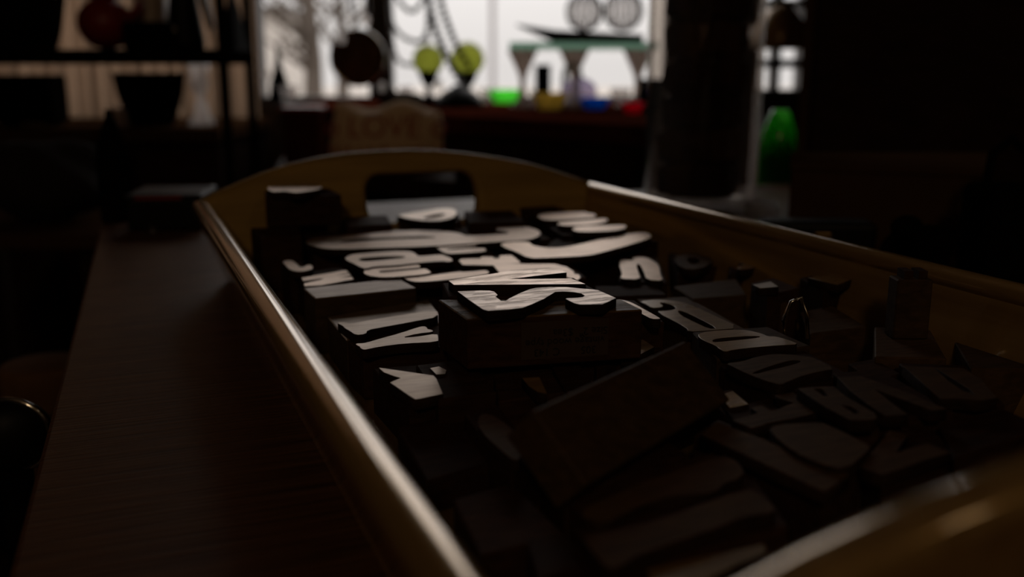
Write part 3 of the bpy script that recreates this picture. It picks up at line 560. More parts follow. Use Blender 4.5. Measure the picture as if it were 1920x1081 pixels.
# ------------------------------------------------------------------ things on the table around the tray
# tall jar
jc = U(1322, 402, -1.66); jd = (jc - cam.location).dot(DH); jr = 104 / F * jd
jc = Vector((jc.x, jc.y, ZT)) + DH * jr * .6; jr *= 1.04
jar = thing('tall_jar', jc, 'tall clear glass jar packed with dark bark and wood chunks behind the tray', 'jar')
prof = [(jr * .9, .0), (jr, .006), (jr, .42), (jr * .97, .43), (jr * .965, .42), (jr * .965, .014), (.002, .013)]
mesh('glass_jar', lathe(jc, prof, 64, cap=False), jar_glass, jar, smooth=True)
random.seed(4); 
k = 0
for lev in range(12):
    for j in range(7):
        a_ = j / 7 * 6.283 + lev * .5 + random.uniform(-.2, .2); rr = jr * .46; z = .018 + lev * .034
        c = jc + Vector((math.cos(a_) * rr, math.sin(a_) * rr, z)); bm = bmesh.new()
        sxx = random.uniform(.018, .027)
        bmesh.ops.create_cube(bm, size=1, matrix=Matrix.Translation(c + Vector((0, 0, .015))) @ Matrix.Rotation(a_ + random.uniform(-.5, .5), 4, 'Z') @ Matrix.Rotation(random.uniform(-.3, .3), 4, 'X') @ Matrix.Diagonal((sxx, sxx * 1.45, .031, 1)))
        bevel(bm, .003, 1); mesh('wood_chunk', bm, dark_wood if random.random() < .7 else brownbox, jar)
mesh('filling_core', lathe(jc + Vector((0, 0, .016)), [(jr * .55, 0), (jr * .55, .40)], 24), dark_wood, jar)
# green vase and small clear dish beside the jar
gd = 1.30; gc = GP(1468, gd, zpx(402, gd)); gr = 36 / F * gd; zv = gc.z
ps = thing('plant_stand', GP(1468, gd, 0), 'slim dark stand behind the table carrying the green vase', 'stand')
mesh('stand_top', lathe(GP(1468, gd, zv - .02), [(.06, 0), (.06, .02)], 32), dark_wood, ps); mesh('stand_column', lathe(GP(1468, gd, 0), [(.07, 0), (.07, .015), (.018, .03), (.016, zv - .02)], 24), dark_wood, ps, smooth=True)
gv = thing('green_vase', gc, 'rounded green glass vase between the tall jar and the dark cabinet', 'vase')
hv = zpx(205, gd) - zv
mesh('vase_glass', lathe(gc, [(gr * .6, 0), (gr * .75, .01), (gr * .98, hv * .35), (gr, hv * .55), (gr * .86, hv * .8), (gr * .55, hv * .95), (gr * .4, hv), (gr * .36, hv), (gr * .5, hv * .94), (gr * .82, hv * .78), (gr * .95, hv * .55), (gr * .92, hv * .35), (.001, .012)], 40, False), bottle_g, gv, smooth=True)
mesh('vase_dark_core', lathe(gc + Vector((0, 0, .013)), [(gr * .55, 0), (gr * .86, hv * .30), (gr * .86, hv * .5), (gr * .25, hv * .7)], 30), blackmat, gv, smooth=True)  # added dark core shading the lower vase, so only its shoulder stays bright
dd = U(1425, 409, -1.66); dr = 32 / F * (dd - cam.location).dot(DH)
dish = thing('clear_dish', dd, 'little clear glass dish glinting at the foot of the tall jar', 'dish')
mesh('dish_glass', lathe(dd, [(dr * .8, 0), (dr, .004), (dr, .015), (dr * .9, .015), (dr * .85, .006), (.001, .005)], 36, False), cutglass, dish, smooth=True)
# carton and black things on the right of the table
cd = .80
q = [GP(1495, cd, ZT), GP(1880, cd - .06, ZT), GP(1880, cd + .1, ZT), GP(1495, cd + .1, ZT)]
ct = thing('brown_carton', (q[0] + q[2]) / 2, 'dim brown flat-topped carton on the table at the right', 'box')
hgt = zpx(318, cd) - ZT
mesh('carton_body', slab(q, hgt, .002), brownbox, ct)
mesh('carton_lid', slab([p + Vector((0, 0, hgt)) + (p - (q[0] + q[2]) / 2) * .015 for p in q], .006, .001), brownbox, ct)
cs = GP(1550, .70, ZT)
case = thing('black_case', cs, 'long low black case lying behind the right tray rail', 'case')
mesh('case_body', boxb(cs, 105 * .7 / F * 2, .03, ZT, zpx(412, .70), HANG - .12, .004), black_m, case)
mesh('case_clasp', boxb(cs - DH * .017, .012, .004, zpx(440, .7), zpx(428, .7), HANG - .12, .001), brass, case)
ft = GP(1712, .62, ZT); fg = thing('black_figurine', ft, 'small black bird-like figurine on the table before the carton', 'figurine')
zt0 = zpx(437, .62)
mesh('figurine_body', lathe(ft, [(.012, 0), (.015, .004), (.011, .012), (.013, .022), (.010, .032), (.004, .04), (.001, .042)], 20), blackmat, fg, smooth=True)
mesh('figurine_head', ball(ft + Vector((.004, -.002, .043)), .0075, 1.5, 1, 1), blackmat, fg, smooth=True)
cp = GP(1778, .58, ZT); cup = thing('black_cup', cp, 'squat black flared cup right of the figurine', 'cup')
mesh('cup_bowl', lathe(cp, [(.008, 0), (.009, .02), (.011, .036), (.017, .048), (.016, .048), (.009, .034), (.002, .03)], 28, False), blackmat, cup, smooth=True)
bx_ = GP(1912, .66, ZT); bk = thing('black_bag', bx_, 'black bag standing at the right edge of the picture', 'bag')
mesh('bag_body', boxb(bx_, .042, .05, ZT, zpx(345, .66), HANG, .008), blackmat, bk)
mesh('bag_handle', tube([bx_ + RT * x + Vector((0, 0, z + zpx(345, .66) - ZT)) for x, z in ((-.014, -.002), (-.012, .02), (0, .03), (.012, .02), (.014, -.002))], .003), blackmat, bk)
# black bottle and black box at the far left of the table
bo = GP(196, .93, ZT); bt = thing('black_bottle', bo, 'tall black round-shouldered bottle at the far left corner of the table', 'bottle')
k_ = .93 / F; hb = zpx(205, .93) - ZT
mesh('bottle_body', lathe(bo, [(28 * k_, 0), (29 * k_, .005), (30 * k_, hb * .55), (27 * k_, hb * .68), (14 * k_, hb * .85), (7 * k_, hb * .95), (7 * k_, hb), (3 * k_, hb)], 32), blackmat, bt, smooth=True)
bb = GP(305, .90, ZT); bxx = thing('black_box', bb, 'low black box with a red lid edge beside the black bottle', 'box')
mesh('box_body', boxb(bb, 130 * k_, .07, ZT, zpx(364, .90), HANG + .1, .003), black_m, bxx)
mesh('box_lid', boxb(bb, 134 * k_, .073, zpx(368, .9), zpx(356, .90), HANG + .1, .002), black_m, bxx); mesh('red_trim', boxb(bb - DH * .036, 80 * k_, .003, zpx(364, .9), zpx(359, .90), HANG + .1, 0), red_m, bxx)
gb = GP(262, .84, ZT); g1 = thing('glass_marble', gb, 'clear glass marble on the table in front of the black box', 'marble'); mesh('marble', ball(gb + Vector((0, 0, .005)), .005), clear, g1, smooth=True)

# ------------------------------------------------------------------ left side of the shop
def rr2(x0, x1, D): return rpx(x0, D), rpx(x1, D)
SD = 1.5
rk = thing('black_rack', room_pt(rpx(240, SD), SD + .12, 0), 'black metal rack with a thick shelf, left of the window', 'rack')
a0, a1 = rr2(-260, 424, SD)
hbox('shelf', a0, a1, SD, SD + .165, zpx(120, SD), zpx(92, SD), blackmat, rk, .002); hbox('shelf', a0, a1, SD, SD + .165, 1.5, 1.53, blackmat, rk, .002); hbox('shelf', a0, a1, SD, SD + .165, .12, .15, blackmat, rk, .002)
for x in (-250, 417):
    for d in (SD + .006, SD + .159): hbox('post', rpx(x, SD) - .006, rpx(x, SD) + .006, d - .006, d + .006, 0, 1.56, blackmat, rk)
zs_ = zpx(92, SD)
def on_shelf(x, D=SD + .08): return GP(x, D, zs_)
p = on_shelf(290); t = thing('dark_planter', p, 'squat dark planter on the rack shelf with a white jar behind it', 'planter'); mesh('planter_body', boxb(p, .07, .07, zs_, zs_ + .042, HANG, .006), blackmat, t)
p = GP(292, SD + .13, zs_); t = thing('white_jar', p, 'pale cylindrical jar standing on the rack behind the dark planter', 'jar'); mesh('jar_body', lathe(p, [(.024, 0), (.026, .01), (.026, .1), (.02, .11), (.02, .13)], 28), plain('pale_ceramic', (.55, .42, .33), .4), t, smooth=True)
p = on_shelf(205); t = thing('red_teapot', p, 'dark red enamel teapot near the middle of the rack shelf', 'teapot')
mesh('pot_body', ball(p + Vector((0, 0, .04)), .042, 1, 1, .95), red_m, t, smooth=True); mesh('pot_spout', tube([p + RT * .03 + Vector((0, 0, .04)), p + RT * .05 + Vector((0, 0, .06)), p + RT * .056 + Vector((0, 0, .075))], [.009, .007, .005]), red_m, t, smooth=True); mesh('pot_lid', ball(p + Vector((0, 0, .08)), .02, 1, 1, .4), red_m, t, smooth=True)
p = on_shelf(45); t = thing('dark_basket', p, 'broad near-black basket at the left end of the rack shelf', 'basket')
mesh('basket_body', lathe(p, [(.05, 0), (.06, .03), (.07, .08), (.066, .08), (.056, .03), (.04, .006)], 32, False), blackmat, t, smooth=True); mesh('basket_handle', tube([p + RT * (.068 * math.cos(a)) + Vector((0, 0, .075 + .05 * math.sin(a))) for a in [math.pi * i / 12 for i in range(13)]], .005), blackmat, t, smooth=True)
p = on_shelf(352); t = thing('steel_coffee_pot', p, 'tall dark pot with a bright slanting steel handle on the rack', 'pot')
mesh('pot_body', lathe(p, [(.028, 0), (.03, .01), (.02, .09), (.016, .12), (.006, .13)], 28), black_m, t, smooth=True)
mesh('steel_handle', tube([p + RT * .018 + Vector((0, 0, .12)), p + RT * .03 + Vector((0, 0, .085)), p + RT * .040 + Vector((0, 0, .035)), p + RT * .038 + Vector((0, 0, .022))], [.005, .007, .006, .003]), chrome, t, smooth=True)
mesh('glint_bead', ball(p + RT * -.006 + DH * -.03 + Vector((0, 0, .03)), .005), chrome, t, smooth=True)  # chrome bead added on the pot front for its glint
p = on_shelf(442, SD + .125); t = thing('black_cone', p, 'black pyramid-shaped ornament at the right end of the rack shelf', 'ornament'); mesh('cone', lathe(p, [(.026, 0), (.024, .005), (.002, .10)], 4), black_m, t)
# sideboard under it with pot and goblet
BD = 1.82; zb = zpx(243, BD - .05)
sb = thing('left_sideboard', room_pt(rpx(180, BD), BD + .2, 0), 'dark wooden sideboard under the curtained window, behind the rack', 'sideboard')
a0, a1 = rpx(-240, BD), rpx(496, 2.22)
hbox('top', a0 - .01, a1 + .01, BD - .01, BD + .4, zb - .025, zb, brownbox, sb, .003); hbox('carcass', a0, a1, BD + .02, BD + .4, 0, zb - .025, dark_wood, sb)
nd = 4
for i in range(nd):
    f0 = a0 + (a1 - a0) * i / nd + .006; f1 = a0 + (a1 - a0) * (i + 1) / nd - .006
    d_ = hbox('door', f0, f1, BD, BD + .02, .08, zb - .04, redwood if i == 2 else dark_wood, sb, .002); kk = mesh('knob', ball(room_pt(f1 - .03, BD - .008, zb - .2), .009), brass, d_, smooth=True)
p = GP(278, BD + .08, zb); k_ = (BD + .08) / F; hh = zpx(136, BD + .08) - zb
t = thing('dark_flowerpot', p, 'dark flared flowerpot on the sideboard below the rack shelf', 'flowerpot')
mesh('pot_body', lathe(p, [(36 * k_, 0), (45 * k_, hh * .15), (58 * k_, hh * .6), (64 * k_, hh * .95), (68 * k_, hh), (62 * k_, hh), (56 * k_, hh * .8), (.01, hh * .7)], 40, False), blackmat, t, smooth=True)
p = GP(372, BD + .1, zb); t = thing('glass_goblet', p, 'shiny glass goblet right of the dark flowerpot', 'goblet'); k_ = (BD + .1) / F
gp_ = [(24 * k_, 0), (26 * k_, .003), (14 * k_, .02), (11 * k_, .04), (6 * k_, .052), (11 * k_, .06), (17 * k_, .075), (16 * k_, .10), (20 * k_, .113), (17 * k_, .113), (13 * k_, .10), (14 * k_, .078), (.001, .062)]
mesh('goblet_glass', lathe(p, gp_, 32, False), cutglass, t, smooth=True)
p = GP(216, BD + .04, zb); t = thing('glass_candle_cup', p, 'small glass candle cup left of the dark flowerpot', 'candle cup'); mesh('cup_glass', lathe(p, [(.014, 0), (.017, .004), (.017, .035), (.014, .035), (.013, .008), (.001, .007)], 28, False), cutglass, t, smooth=True)
p = GP(52, BD + .06, zb); t = thing('dark_radio', p, 'dark box radio with feet at the left end of the sideboard', 'radio'); mesh('radio_case', boxb(p, .11, .08, zb + .006, zpx(140, BD), HANG, .008), blackmat, t)
for s in (-1, 1): mesh('foot', boxb(p + RT * s * .04, .012, .05, zb, zb + .008, HANG, .001), blackmat, t)
# small side table with draped dark cloth at the left
p = room_pt(rpx(40, 1.2), 1.28, 0); zz = zpx(438, 1.2)
t = thing('side_table', p, 'dim brown side table beyond the left edge of the big table', 'table')
a0, a1 = rr2(-260, 176, 1.2)
hbox('table_top', a0, a1, 1.2, 1.42, zz - .02, zz, brownbox, t, .002)
for r in (a0 + .03, a1 - .03):
    for d in (1.23, 1.39): hbox('leg', r - .015, r + .015, d - .015, d + .015, 0, zz - .02, dark_wood, t)
random.seed(8); bm = bmesh.new(); cc = GP(60, 1.3, zz)
bmesh.ops.create_icosphere(bm, subdivisions=4, radius=1)
for v in bm.verts:
    n_ = v.co.copy(); f_ = 1 + .12 * math.sin(5 * n_.x + 2 * n_.z) * math.cos(4 * n_.y + 3 * n_.z)
    v.co = Vector((cc.x, cc.y, zz)) + RT * (n_.x * .085 * f_) + DH * (n_.y * .07 * f_) + Vector((0, 0, max(0, .055 + n_.z * .055 * f_)))
tag(mesh('dark_blanket', bm, plain('dark_wool', (.02, .012, .01), .95, bump=.5), smooth=True), 'bunched dark blanket on the side table at the left', 'blanket')
# stool and chair at the lower left
sc0 = GP(24, .74, 0); zst = zpx(678, .74)
t = thing('wooden_stool', sc0, 'brown wooden stool with a thick rounded seat left of the table', 'stool')
mesh('seat', bevel(lathe(sc0 + Vector((0, 0, zst - .036)), [(.034, 0), (.034, .036)], 36), .006, 3), seat_wood, t, smooth=True)
t.children[0].data.set_sharp_from_angle(angle=.9)
for i in range(3):
    a = i * 2.094 + .6; mesh('leg', tube([sc0 + Vector((math.cos(a) * .05, math.sin(a) * .05, 0)), sc0 + Vector((math.cos(a) * .018, math.sin(a) * .018, zst - .034))], .006), seat_wood, t, smooth=True)
t.children[0].scale = (1, 1, 1)
ch = GP(-58, .46, 0); zc = zpx(815, .46)
t = thing('black_chair', ch, 'black round-backed chair with a chrome rim at the lower left edge', 'chair')
rad = 77 / F * .46
bc = ch + Vector((0, 0, zc)); mesh('backrest', ball(bc, 1, rad, .012, rad * .95), black_m, t, smooth=True)
mesh('chrome_rim', tube([bc + RT * (rad * 1.0 * math.cos(a)) + Vector((0, 0, rad * .95 * math.sin(a))) for a in [2 * math.pi * i / 40 for i in range(40)]], .0016, 8, closed=True), chrome, t, smooth=True)
mesh('back_post', tube([bc - Vector((0, 0, rad * .9)), ch + Vector((0, 0, .46))], .008), blackmat, t, smooth=True)
mesh('seat', bevel(lathe(ch + DH * -.02 + Vector((0, 0, .42)), [(.12, 0), (.12, .045)], 36), .012, 3), black_m, t)
for i in range(4):
    a = i * 1.5708 + .4; mesh('leg', tube([ch + Vector((math.cos(a) * .15, math.sin(a) * .15, 0)), ch + DH * -.02 + Vector((math.cos(a) * .11, math.sin(a) * .11, .42))], .008), chrome, t, smooth=True)

# ------------------------------------------------------------------ window counter and its things
zcn = .81
cn = thing('window_counter', GP(900, 2.2, 0), 'long dark red-brown counter along the shop window', 'counter')
q = [GP(522, 2.16, zcn - .03), GP(1232, 1.43, zcn - .03), GP(1190, 2.58, zcn - .03), GP(596, 2.58, zcn - .03)]
mesh('counter_top', slab(q, .03, .002), redwood, cn)
q2 = [Vector((p.x, p.y, 0)) for p in q]; q2[0] += DH * .03 + RT * .02; q2[1] += DH * .04 - RT * .02
mesh('counter_front', slab(q2, zcn - .03, 0), dark_wood, cn)
bn = thing('low_bench', GP(700, 1.72, 0), 'low dark bench in front of the window counter holding the cushion', 'bench')
zbn = zpx(304, 1.80)
bq = [GP(505, 1.68, zbn - .03), GP(850, 1.50, zbn - .03), GP(850, 1.72, zbn - .03), GP(525, 1.98, zbn - .03)]
mesh('bench_top', slab(bq, .03, .002), dark_wood, bn)
for i, pp in enumerate(bq):
    c = sum(bq, Vector((0, 0, 0))) / 4; g_ = pp.lerp(c, .12); mesh('leg', boxb(g_, .03, .03, 0, zbn - .03, HANG), dark_wood, bn)
# cushion with red print
cq = GP(722, 1.66, 0); k_ = 1.66 / F; zc1 = zpx(196, 1.66); zc0 = zbn
cu = thing('printed_cushion', Vector((cq.x, cq.y, zc0)), 'cream sackcloth cushion with big red lettering below the window', 'cushion')
bm = bmesh.new(); bmesh.ops.create_cube(bm, size=2); bmesh.ops.subdivide_edges(bm, edges=bm.edges[:], cuts=14, use_grid_fill=True)
hw, hh2 = 104 * k_, (zc1 - zc0) / 2
for v in bm.verts:
    x, y, z = v.co; th_ = .036 * (max(0, (1 - x ** 4)) * max(0, (1 - z ** 4))) ** .5 + .003
    zz_ = z * hh2 * (1 - .07 * x * x) + (.008 * math.sin(x * 5) if z > .8 else 0); xx_ = x * hw * (1 - .06 * z * z + (.05 * -z if x < 0 else 0))
    v.co = Vector((cq.x, cq.y, (zc0 + zc1) / 2 - .0)) + RT * xx_ + DH * (y * th_ + .09 * 0 + (z * .012)) + Vector((0, 0, zz_))
cb = mesh('cushion_cover', bm, cloth_cream, cu, smooth=True)
for row, (txt, zoff, sz) in enumerate((('\u2665 LOVE \u2665'.replace('\u2665', 'o'), .018, .050), ('WHAT YOU', -.026, .036), )):
    bm = text_bm(txt, sz, .0016)
    bmesh.ops.subdivide_edges(bm, edges=bm.edges[:], cuts=1)
    for v in bm.verts:
        x, y, z = v.co; nx, nz = x / hw, (y + zoff) / hh2; th_ = .036 * (max(0, (1 - nx ** 4)) * max(0, (1 - nz ** 4))) ** .5 + .003
        v.co = Vector((cq.x, cq.y, (zc0 + zc1) / 2)) + RT * x + DH * (-th_ - .0015 - z + nz * .012) + Vector((0, 0, y + zoff))
    mesh('red_lettering', bm, red_print, cu)
p = GP(566, 1.80, zbn); t = thing('red_tin', p, 'dark red tin with a bright red lid rim left of the printed cushion', 'tin')
mesh('tin_body', boxb(p, 66 * 1.82 / F, .07, zbn, zpx(206, 1.82), HANG, .004), redwood, t); mesh('tin_lid', boxb(p, 72 * 1.82 / F, .074, zpx(206, 1.82), zpx(198, 1.82), HANG, .002), red_m, t)

def counter_at(x, y):      # counter-top point seen at pixel x, y
    r = ray(x, y); p = r * ((zcn - CZ) / r.z) if r.z < 0 else r * 99
    return GP(x, min(2.42, p.dot(DH)), zcn)
def DD(p): return p.dot(DH)
def glass_dish(x, y, w, h, mat, label, cat='dish', rim=None):
    p = counter_at(x, y); k_ = DD(p) / F; R_ = w / 2 * k_; H = h * k_
    t = thing('glass_dish', p, label, cat); mesh('dish_bowl', lathe(p, [(R_ * .6, 0), (R_ * .72, H * .25), (R_ * .97, H * .9), (R_, H), (R_ * .94, H), (R_ * .9, H * .85), (R_ * .6, H * .3), (.001, H * .22)], 36, False), mat, t, smooth=True)
    return t
D0 = 1.99
glass_dish(946, 186, 66, 24, green_g, 'bright green glass dish on the window counter')
glass_dish(1032, 205, 70, 30, yellow_g, 'amber yellow glass dish between the green and the blue one')
glass_dish(1116, 204, 62, 20, blue_g, 'deep blue glass dish on the window counter')
glass_dish(1188, 212, 46, 20, red_g, 'small red glass dish nearest to the tall jar')
# lilac glass plate standing upright
p = counter_at(1086, 198); k_ = DD(p) / F; t = thing('lilac_plate', p, 'pale lilac glass plate standing upright behind the amber dish', 'plate')
bm = lathe((0, 0, 0), [(.001, 0), (28 * k_, .002), (33 * k_, .006), (34 * k_, .008), (28 * k_, .006), (.001, .004)], 40, False)
M_ = Matrix.Translation(p + Vector((0, 0, 27 * k_)) + DH * .02) @ Matrix((RT, Vector((0, 0, 1)), -DH)).transposed().to_4x4() @ Matrix.Rotation(.25, 4, 'X') @ Matrix.Diagonal((1, .78, 1, 1)); bmesh.ops.transform(bm, matrix=M_, verts=bm.verts[:]); mesh('plate_glass', bm, lilac_g, t, smooth=True)
# green floats on dark stands
for x, y, r_, lab in ((803, 112, 23, 'olive green glass ball on a dark stand, the left one of two'), (877, 110, 25, 'olive green glass ball on a dark stand, the right one of two')):
    p = GP(x, 2.3, zcn); k_ = DD(p) / F; zb0 = p.z; zc_ = B(x, y, DD(p)).z
    t = thing('glass_ball', p, lab, 'glass ball', 'olive glass balls on the window counter')
    mesh('ball', ball(Vector((p.x, p.y, zc_)), r_ * k_ * 1.25, seg=32), lime_g, t, smooth=True)
    h_ = zc_ - zb0 - r_ * k_ * .85
    mesh('stand', lathe(p, [(20 * k_, 0), (22 * k_, .004), (8 * k_, .012), (5 * k_, h_ * .5), (13 * k_, h_ * .7), (20 * k_, h_), (18 * k_, h_), (.001, h_ * .85)], 28, False), blackmat, t, smooth=True)
p = counter_at(860, 201); k_ = DD(p) / F; t = thing('dark_bowl', p, 'wide dark bowl turned upside down before the two green glass balls', 'bowl')
mesh('bowl_shell', lathe(p, [(46 * k_, 0), (44 * k_, 10 * k_), (32 * k_, 26 * k_), (14 * k_, 36 * k_), (10 * k_, 38 * k_), (10 * k_, 41 * k_)], 36), black_m, t, smooth=True)
p = counter_at(750, 198); k_ = DD(p) / F; t = thing('dark_sculpture', p, 'low dark carved wooden base on the counter under the mullion', 'carving')
bm = ball(p + Vector((0, 0, 12 * k_)), 1, 46 * k_, 20 * k_, 14 * k_); ball(p + RT * -.03 + Vector((0, 0, 22 * k_)), 1, 18 * k_, 14 * k_, 13 * k_, bm)
mesh('carved_body', bm, dark_wood, t, smooth=True)
# cut-glass tumblers
for x, y, w_, h_, lab in ((760, 178, 26, 30, 'clear glass tumbler left of the olive glass balls'), (915, 181, 34, 26, 'clear glass bowl right of the olive glass balls'), (540, 196, 34, 34, 'clear glass tumbler at the left end of the counter'), (1008, 182, 30, 24, 'clear glass tumbler behind the amber dish'), (1165, 200, 40, 34, 'clear glass tumbler behind the red dish')):
    glass_dish(x, y, w_, h_, clear, lab, 'tumbler')
# round plaque hanging at the mullion
pc = B(671, 108, 2.36); k_ = 2.36 / F
t = thing('round_plaque', pc - Vector((0, 0, 52 * k_)), 'dark brown round wooden plaque with a pale rim hanging at the mullion', 'plaque')
fr = Matrix.Translation(pc) @ Matrix((RT, Vector((0, 0, 1)), -DH)).transposed().to_4x4()
bm = lathe((0, 0, 0), [(.001, .0), (44 * k_, .002), (47 * k_, -.004), (50 * k_, -.004), (50 * k_, -.012), (.001, -.012)], 48, False); bmesh.ops.transform(bm, matrix=fr, verts=bm.verts[:]); mesh('plaque_disc', bm, seat_wood, t, smooth=True)
mesh('plaque_rim', tube([fr @ Vector((49 * k_ * math.cos(a), 49 * k_ * math.sin(a), .002)) for a in [2 * math.pi * i / 48 for i in range(48)]], .004, 8, closed=True), chrome, t, smooth=True)
mesh('hanging_cord', tube([pc + Vector((0, 0, 50 * k_)), pc + RT * .02 + Vector((0, 0, 1.2))], .0015, 6), blackmat, t)
# bead garlands
def garland(pix, D, r, label, mat, n_=26):
    pts = [B(x, y, D) for x, y in pix]; out = []
    for i in range(n_ * 3 + 1):
        f_ = i / (n_ * 3) * (len(pts) - 1); j = min(int(f_), len(pts) - 2); u_ = f_ - j
        p0, p1, p2, p3 = pts[max(j - 1, 0)], pts[j], pts[j + 1], pts[min(j + 2, len(pts) - 1)]
        out.append(.5 * ((2 * p1) + (p2 - p0) * u_ + (2 * p0 - 5 * p1 + 4 * p2 - p3) * u_ ** 2 + (3 * p1 - p0 - 3 * p2 + p3) * u_ ** 3))
    t = thing('bead_garland', out[-1], label, 'garland'); bm = bmesh.new()
    d_ = 0; last = None
    for p_ in out:
        if last is None or (p_ - last).length > r * 1.7:
            bmesh.ops.create_icosphere(bm, subdivisions=2, radius=r, matrix=Matrix.Translation(p_)); last = p_
    mesh('cord', tube(out, r * .35, 6), mat, t, smooth=True); tag(mesh('beads', bm, mat, t, smooth=True), kind='stuff')
garland([(736, -50), (745, -5), (772, 22), (795, -5), (805, -50)], 2.30, .006, 'uppermost swag of dark beads hanging right of the mullion', frame_m)
garland([(728, -60), (735, 40), (770, 76), (800, 60), (802, -60)], 2.34, .006, 'middle swag of dark beads hanging right of the mullion', frame_m)
garland([(728, -60), (738, 90), (765, 121), (798, 96), (806, -60)], 2.38, .006, 'lowest swag of dark beads hanging right of the mullion', frame_m)
garland([(800, -80), (804, 0), (818, 60), (840, 110), (868, 160)], 2.22, .009, 'thick dark strand curving down left of the right green ball', frame_m)
garland([(820, -80), (827, 0), (838, 40), (856, 85), (880, 125)], 2.26, .008, 'thinner brown strand curving down behind the thick one', frame_m)
garland([(652, -60), (655, -10), (662, 30), (668, 45)], 2.34, .006, 'dark bead string hanging left of the mullion', frame_m)
garland([(686, -60), (688, -10), (690, 28)], 2.30, .007, 'short dark bead string hanging in front of the mullion', frame_m)
# cut-glass drops on threads, added to make small blurred glints of daylight
for x, y, D_, lab in ((641, 74, 2.25, 'added glint drop hanging just above the left edge of the round plaque'), (716, 163, 2.2, 'added glint drop hanging low in front of the mullion'), (660, 34, 2.28, 'added glint drop hanging high above the round plaque'), (687, 38, 2.2, 'added glint drop hanging at the top left of the mullion'), (500, 138, 2.25, 'added glint drop hanging at the left edge of the bare window'), (822, 158, 2.15, 'added glint drop hanging under the left olive glass ball'), (1407, 60, 2.1, 'added glint drop right beside the upper part of the tall jar')):
    p = B(x, y, D_); t = thing('glint_drop', p - Vector((0, 0, .012)), lab, 'ornament')
    mesh('drop', ball(p, .0085, 1, 1, 1.3, seg=16), cutglass, t, smooth=True); mesh('thread', tube([p + Vector((0, 0, .01)), p + Vector((0, 0, 2.58 - p.z))], .0006, 5), frame_m, t)
# glass shelf on pedestals with a dark tray and two wire balls
GDp = 2.02; g0, g1 = rr2(955, 1232, GDp); zg = zpx(92, GDp)
t = thing('glass_shelf', room_pt((g0 + g1) / 2, GDp + .1, zcn), 'teal-edged glass shelf raised on three dark pedestals at the right of the window', 'shelf')
hbox('glass_plate', g0, g1, GDp, GDp + .2, zg, zg + .014, teal_g, t, .001)
for x in (980, 1076, 1196):
    p = GP(x, GDp + .1, zcn); H = zg - zcn; mesh('pedestal', lathe(p, [(.026, 0), (.027, .005), (.009, .016), (.006, H * .45), (.010, H * .6), (.030, H * .96), (.032, H)], 28), smoky, t, smooth=True)
zg += .014
p = room_pt(rpx(1085, GDp), GDp + .1, zg); t = thing('dark_wedge_tray', p, 'dark flat wooden tray with a pointed end on the glass shelf', 'tray')
z1_ = zpx(56, GDp); bm = bmesh.new(); q = [GP(968, GDp + .1, z1_ + .012), GP(1040, GDp + .01, zg), GP(1205, GDp + .01, zg), GP(1205, GDp + .18, zg), GP(1040, GDp + .18, zg)]
top = [GP(966, GDp + .1, z1_ + .016), GP(1040, GDp + .01, z1_), GP(1205, GDp + .01, z1_ - .008), GP(1205, GDp + .18, z1_ - .008), GP(1040, GDp + .18, z1_)]
prism(bm, q, top); mesh('tray_body', bevel(bm, .002), black_m, t)
for x, r_, lab in ((1094, 33, 'cut-glass globe on the dark wedge tray, the left one'), (1166, 35, 'cut-glass globe on the dark wedge tray, the right one')):
    p = GP(x, GDp + .1, z1_ + .002); k_ = (GDp + .1) / F; R_ = r_ * k_; c = p + Vector((0, 0, R_)); t = thing('glass_globe', p, lab, 'globe', 'glass globes on the window shelf')
    mesh('globe_glass', ball(c, R_, seg=28), clear, t, smooth=True)
    for j in range(5):
        a = j * math.pi / 5; mesh('cut_rib', tube([c + Vector((math.cos(a) * math.cos(b3) * R_, math.sin(a) * math.cos(b3) * R_, math.sin(b3) * R_)) for b3 in [2 * math.pi * i / 32 for i in range(32)]], .0022, 6, closed=True), frame_m, t, smooth=True)
p = counter_at(1018, 178); t = thing('dark_block_ornament', p, 'small dark cube ornament under the glass shelf', 'ornament'); mesh('cube_body', boxb(p, .036, .036, zcn, zpx(121, DD(p)), HANG, .003), blackmat, t)
p = counter_at(1073, 176); k_ = DD(p) / F; t = thing('dark_arch_ornament', p, 'dark arch-shaped ornament between the shelf pedestals', 'ornament')
mesh('arch', tube([p + RT * (14 * k_ * math.cos(a)) + Vector((0, 0, 45 * k_ + 24 * k_ * math.sin(a))) for a in [math.pi * i / 10 for i in range(11)]] + [p - RT * 14 * k_ + Vector((0, 0, .004))], .007), blackmat, t, smooth=True)
mesh('arch_leg', tube([p + RT * 14 * k_ + Vector((0, 0, .0)), p + RT * 14 * k_ + Vector((0, 0, 45 * k_))], .007), blackmat, t, smooth=True)
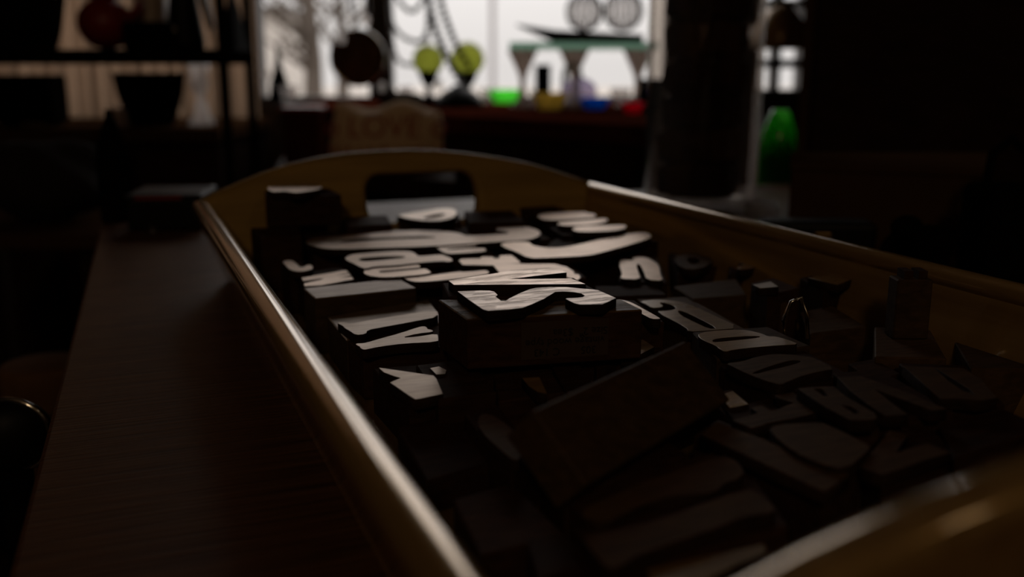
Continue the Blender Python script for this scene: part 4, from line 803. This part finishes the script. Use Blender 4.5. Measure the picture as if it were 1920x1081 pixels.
p = GP(1225, 1.95, zcn); t = thing('dark_tin', p, 'squat dark tin behind the small red glass dish', 'tin'); mesh('tin_body', boxb(p, .05, .05, zcn, zpx(152, 1.9), HANG, .004), blackmat, t); mesh('tin_lid', boxb(p, .054, .054, zpx(152, 1.9), zpx(148, 1.9), HANG, .001), blackmat, t)
# slim vase silhouette at the left of the window
p = GP(522, 2.4, zcn); t = thing('bud_vase', p, 'slim dark pointed vase at the left end of the window counter', 'vase')
k_ = 2.4 / F; hh = zpx(84, 2.4) - zcn
mesh('vase_body', lathe(p, [(16 * k_, 0), (19 * k_, hh * .12), (16 * k_, hh * .35), (8 * k_, hh * .6), (4 * k_, hh * .85), (2.5 * k_, hh)], 28), blackmat, t, smooth=True)
# ------------------------------------------------------------------ right side
cA, cB = GP(1510, 1.40, 0), GP(1514, 1.78, 0); cdir = RT * .97 - DH * .24; cdir.normalize()
cab = thing('dark_cabinet', (cA + cB) / 2 + cdir * .5, 'tall near-black cabinet filling the right of the picture', 'cabinet')
def cbox(nm, s0, s1, t0, t1, z0, z1, mat, par, bw=.002):
    back = (cB - cA).normalized(); q = [cA + cdir * s0 + back * t0, cA + cdir * s1 + back * t0, cA + cdir * s1 + back * t1, cA + cdir * s0 + back * t1]
    return mesh(nm, slab([Vector((p.x, p.y, z0)) for p in q], z1 - z0, bw), mat, par)
cbox('carcass', 0, 1.0, .02, .38, 0, 2.1, dark_wood, cab)
for i in range(2):
    d_ = cbox('door', .012 + i * .49, .49 + i * .49, 0, .019, .06, 2.06, dark_wood, cab)
    hp = cA + cdir * (.46 if i == 0 else .53) - DH * .012; mesh('handle', tube([Vector((hp.x, hp.y, z)) for z in (1.2, 1.3, 1.4)], .006), brass, d_)
cbox('corner_trim', -.006, .008, -.002, .02, 0, 2.1, brownbox, cab, .001)
p = B(1464, 55, 1.9); t = thing('hanging_lampshade', p - Vector((0, 0, .04)), 'brown bell-shaped hanging lampshade above the green vase', 'lamp')
mesh('shade', lathe(p, [(.050, -.036), (.052, -.03), (.046, .005), (.028, .034), (.006, .045)], 32), olive, t, smooth=True); mesh('lamp_cord', tube([p + Vector((0, 0, .04)), p + Vector((0, 0, 2.6 - p.z))], .003, 8), blackmat, t)
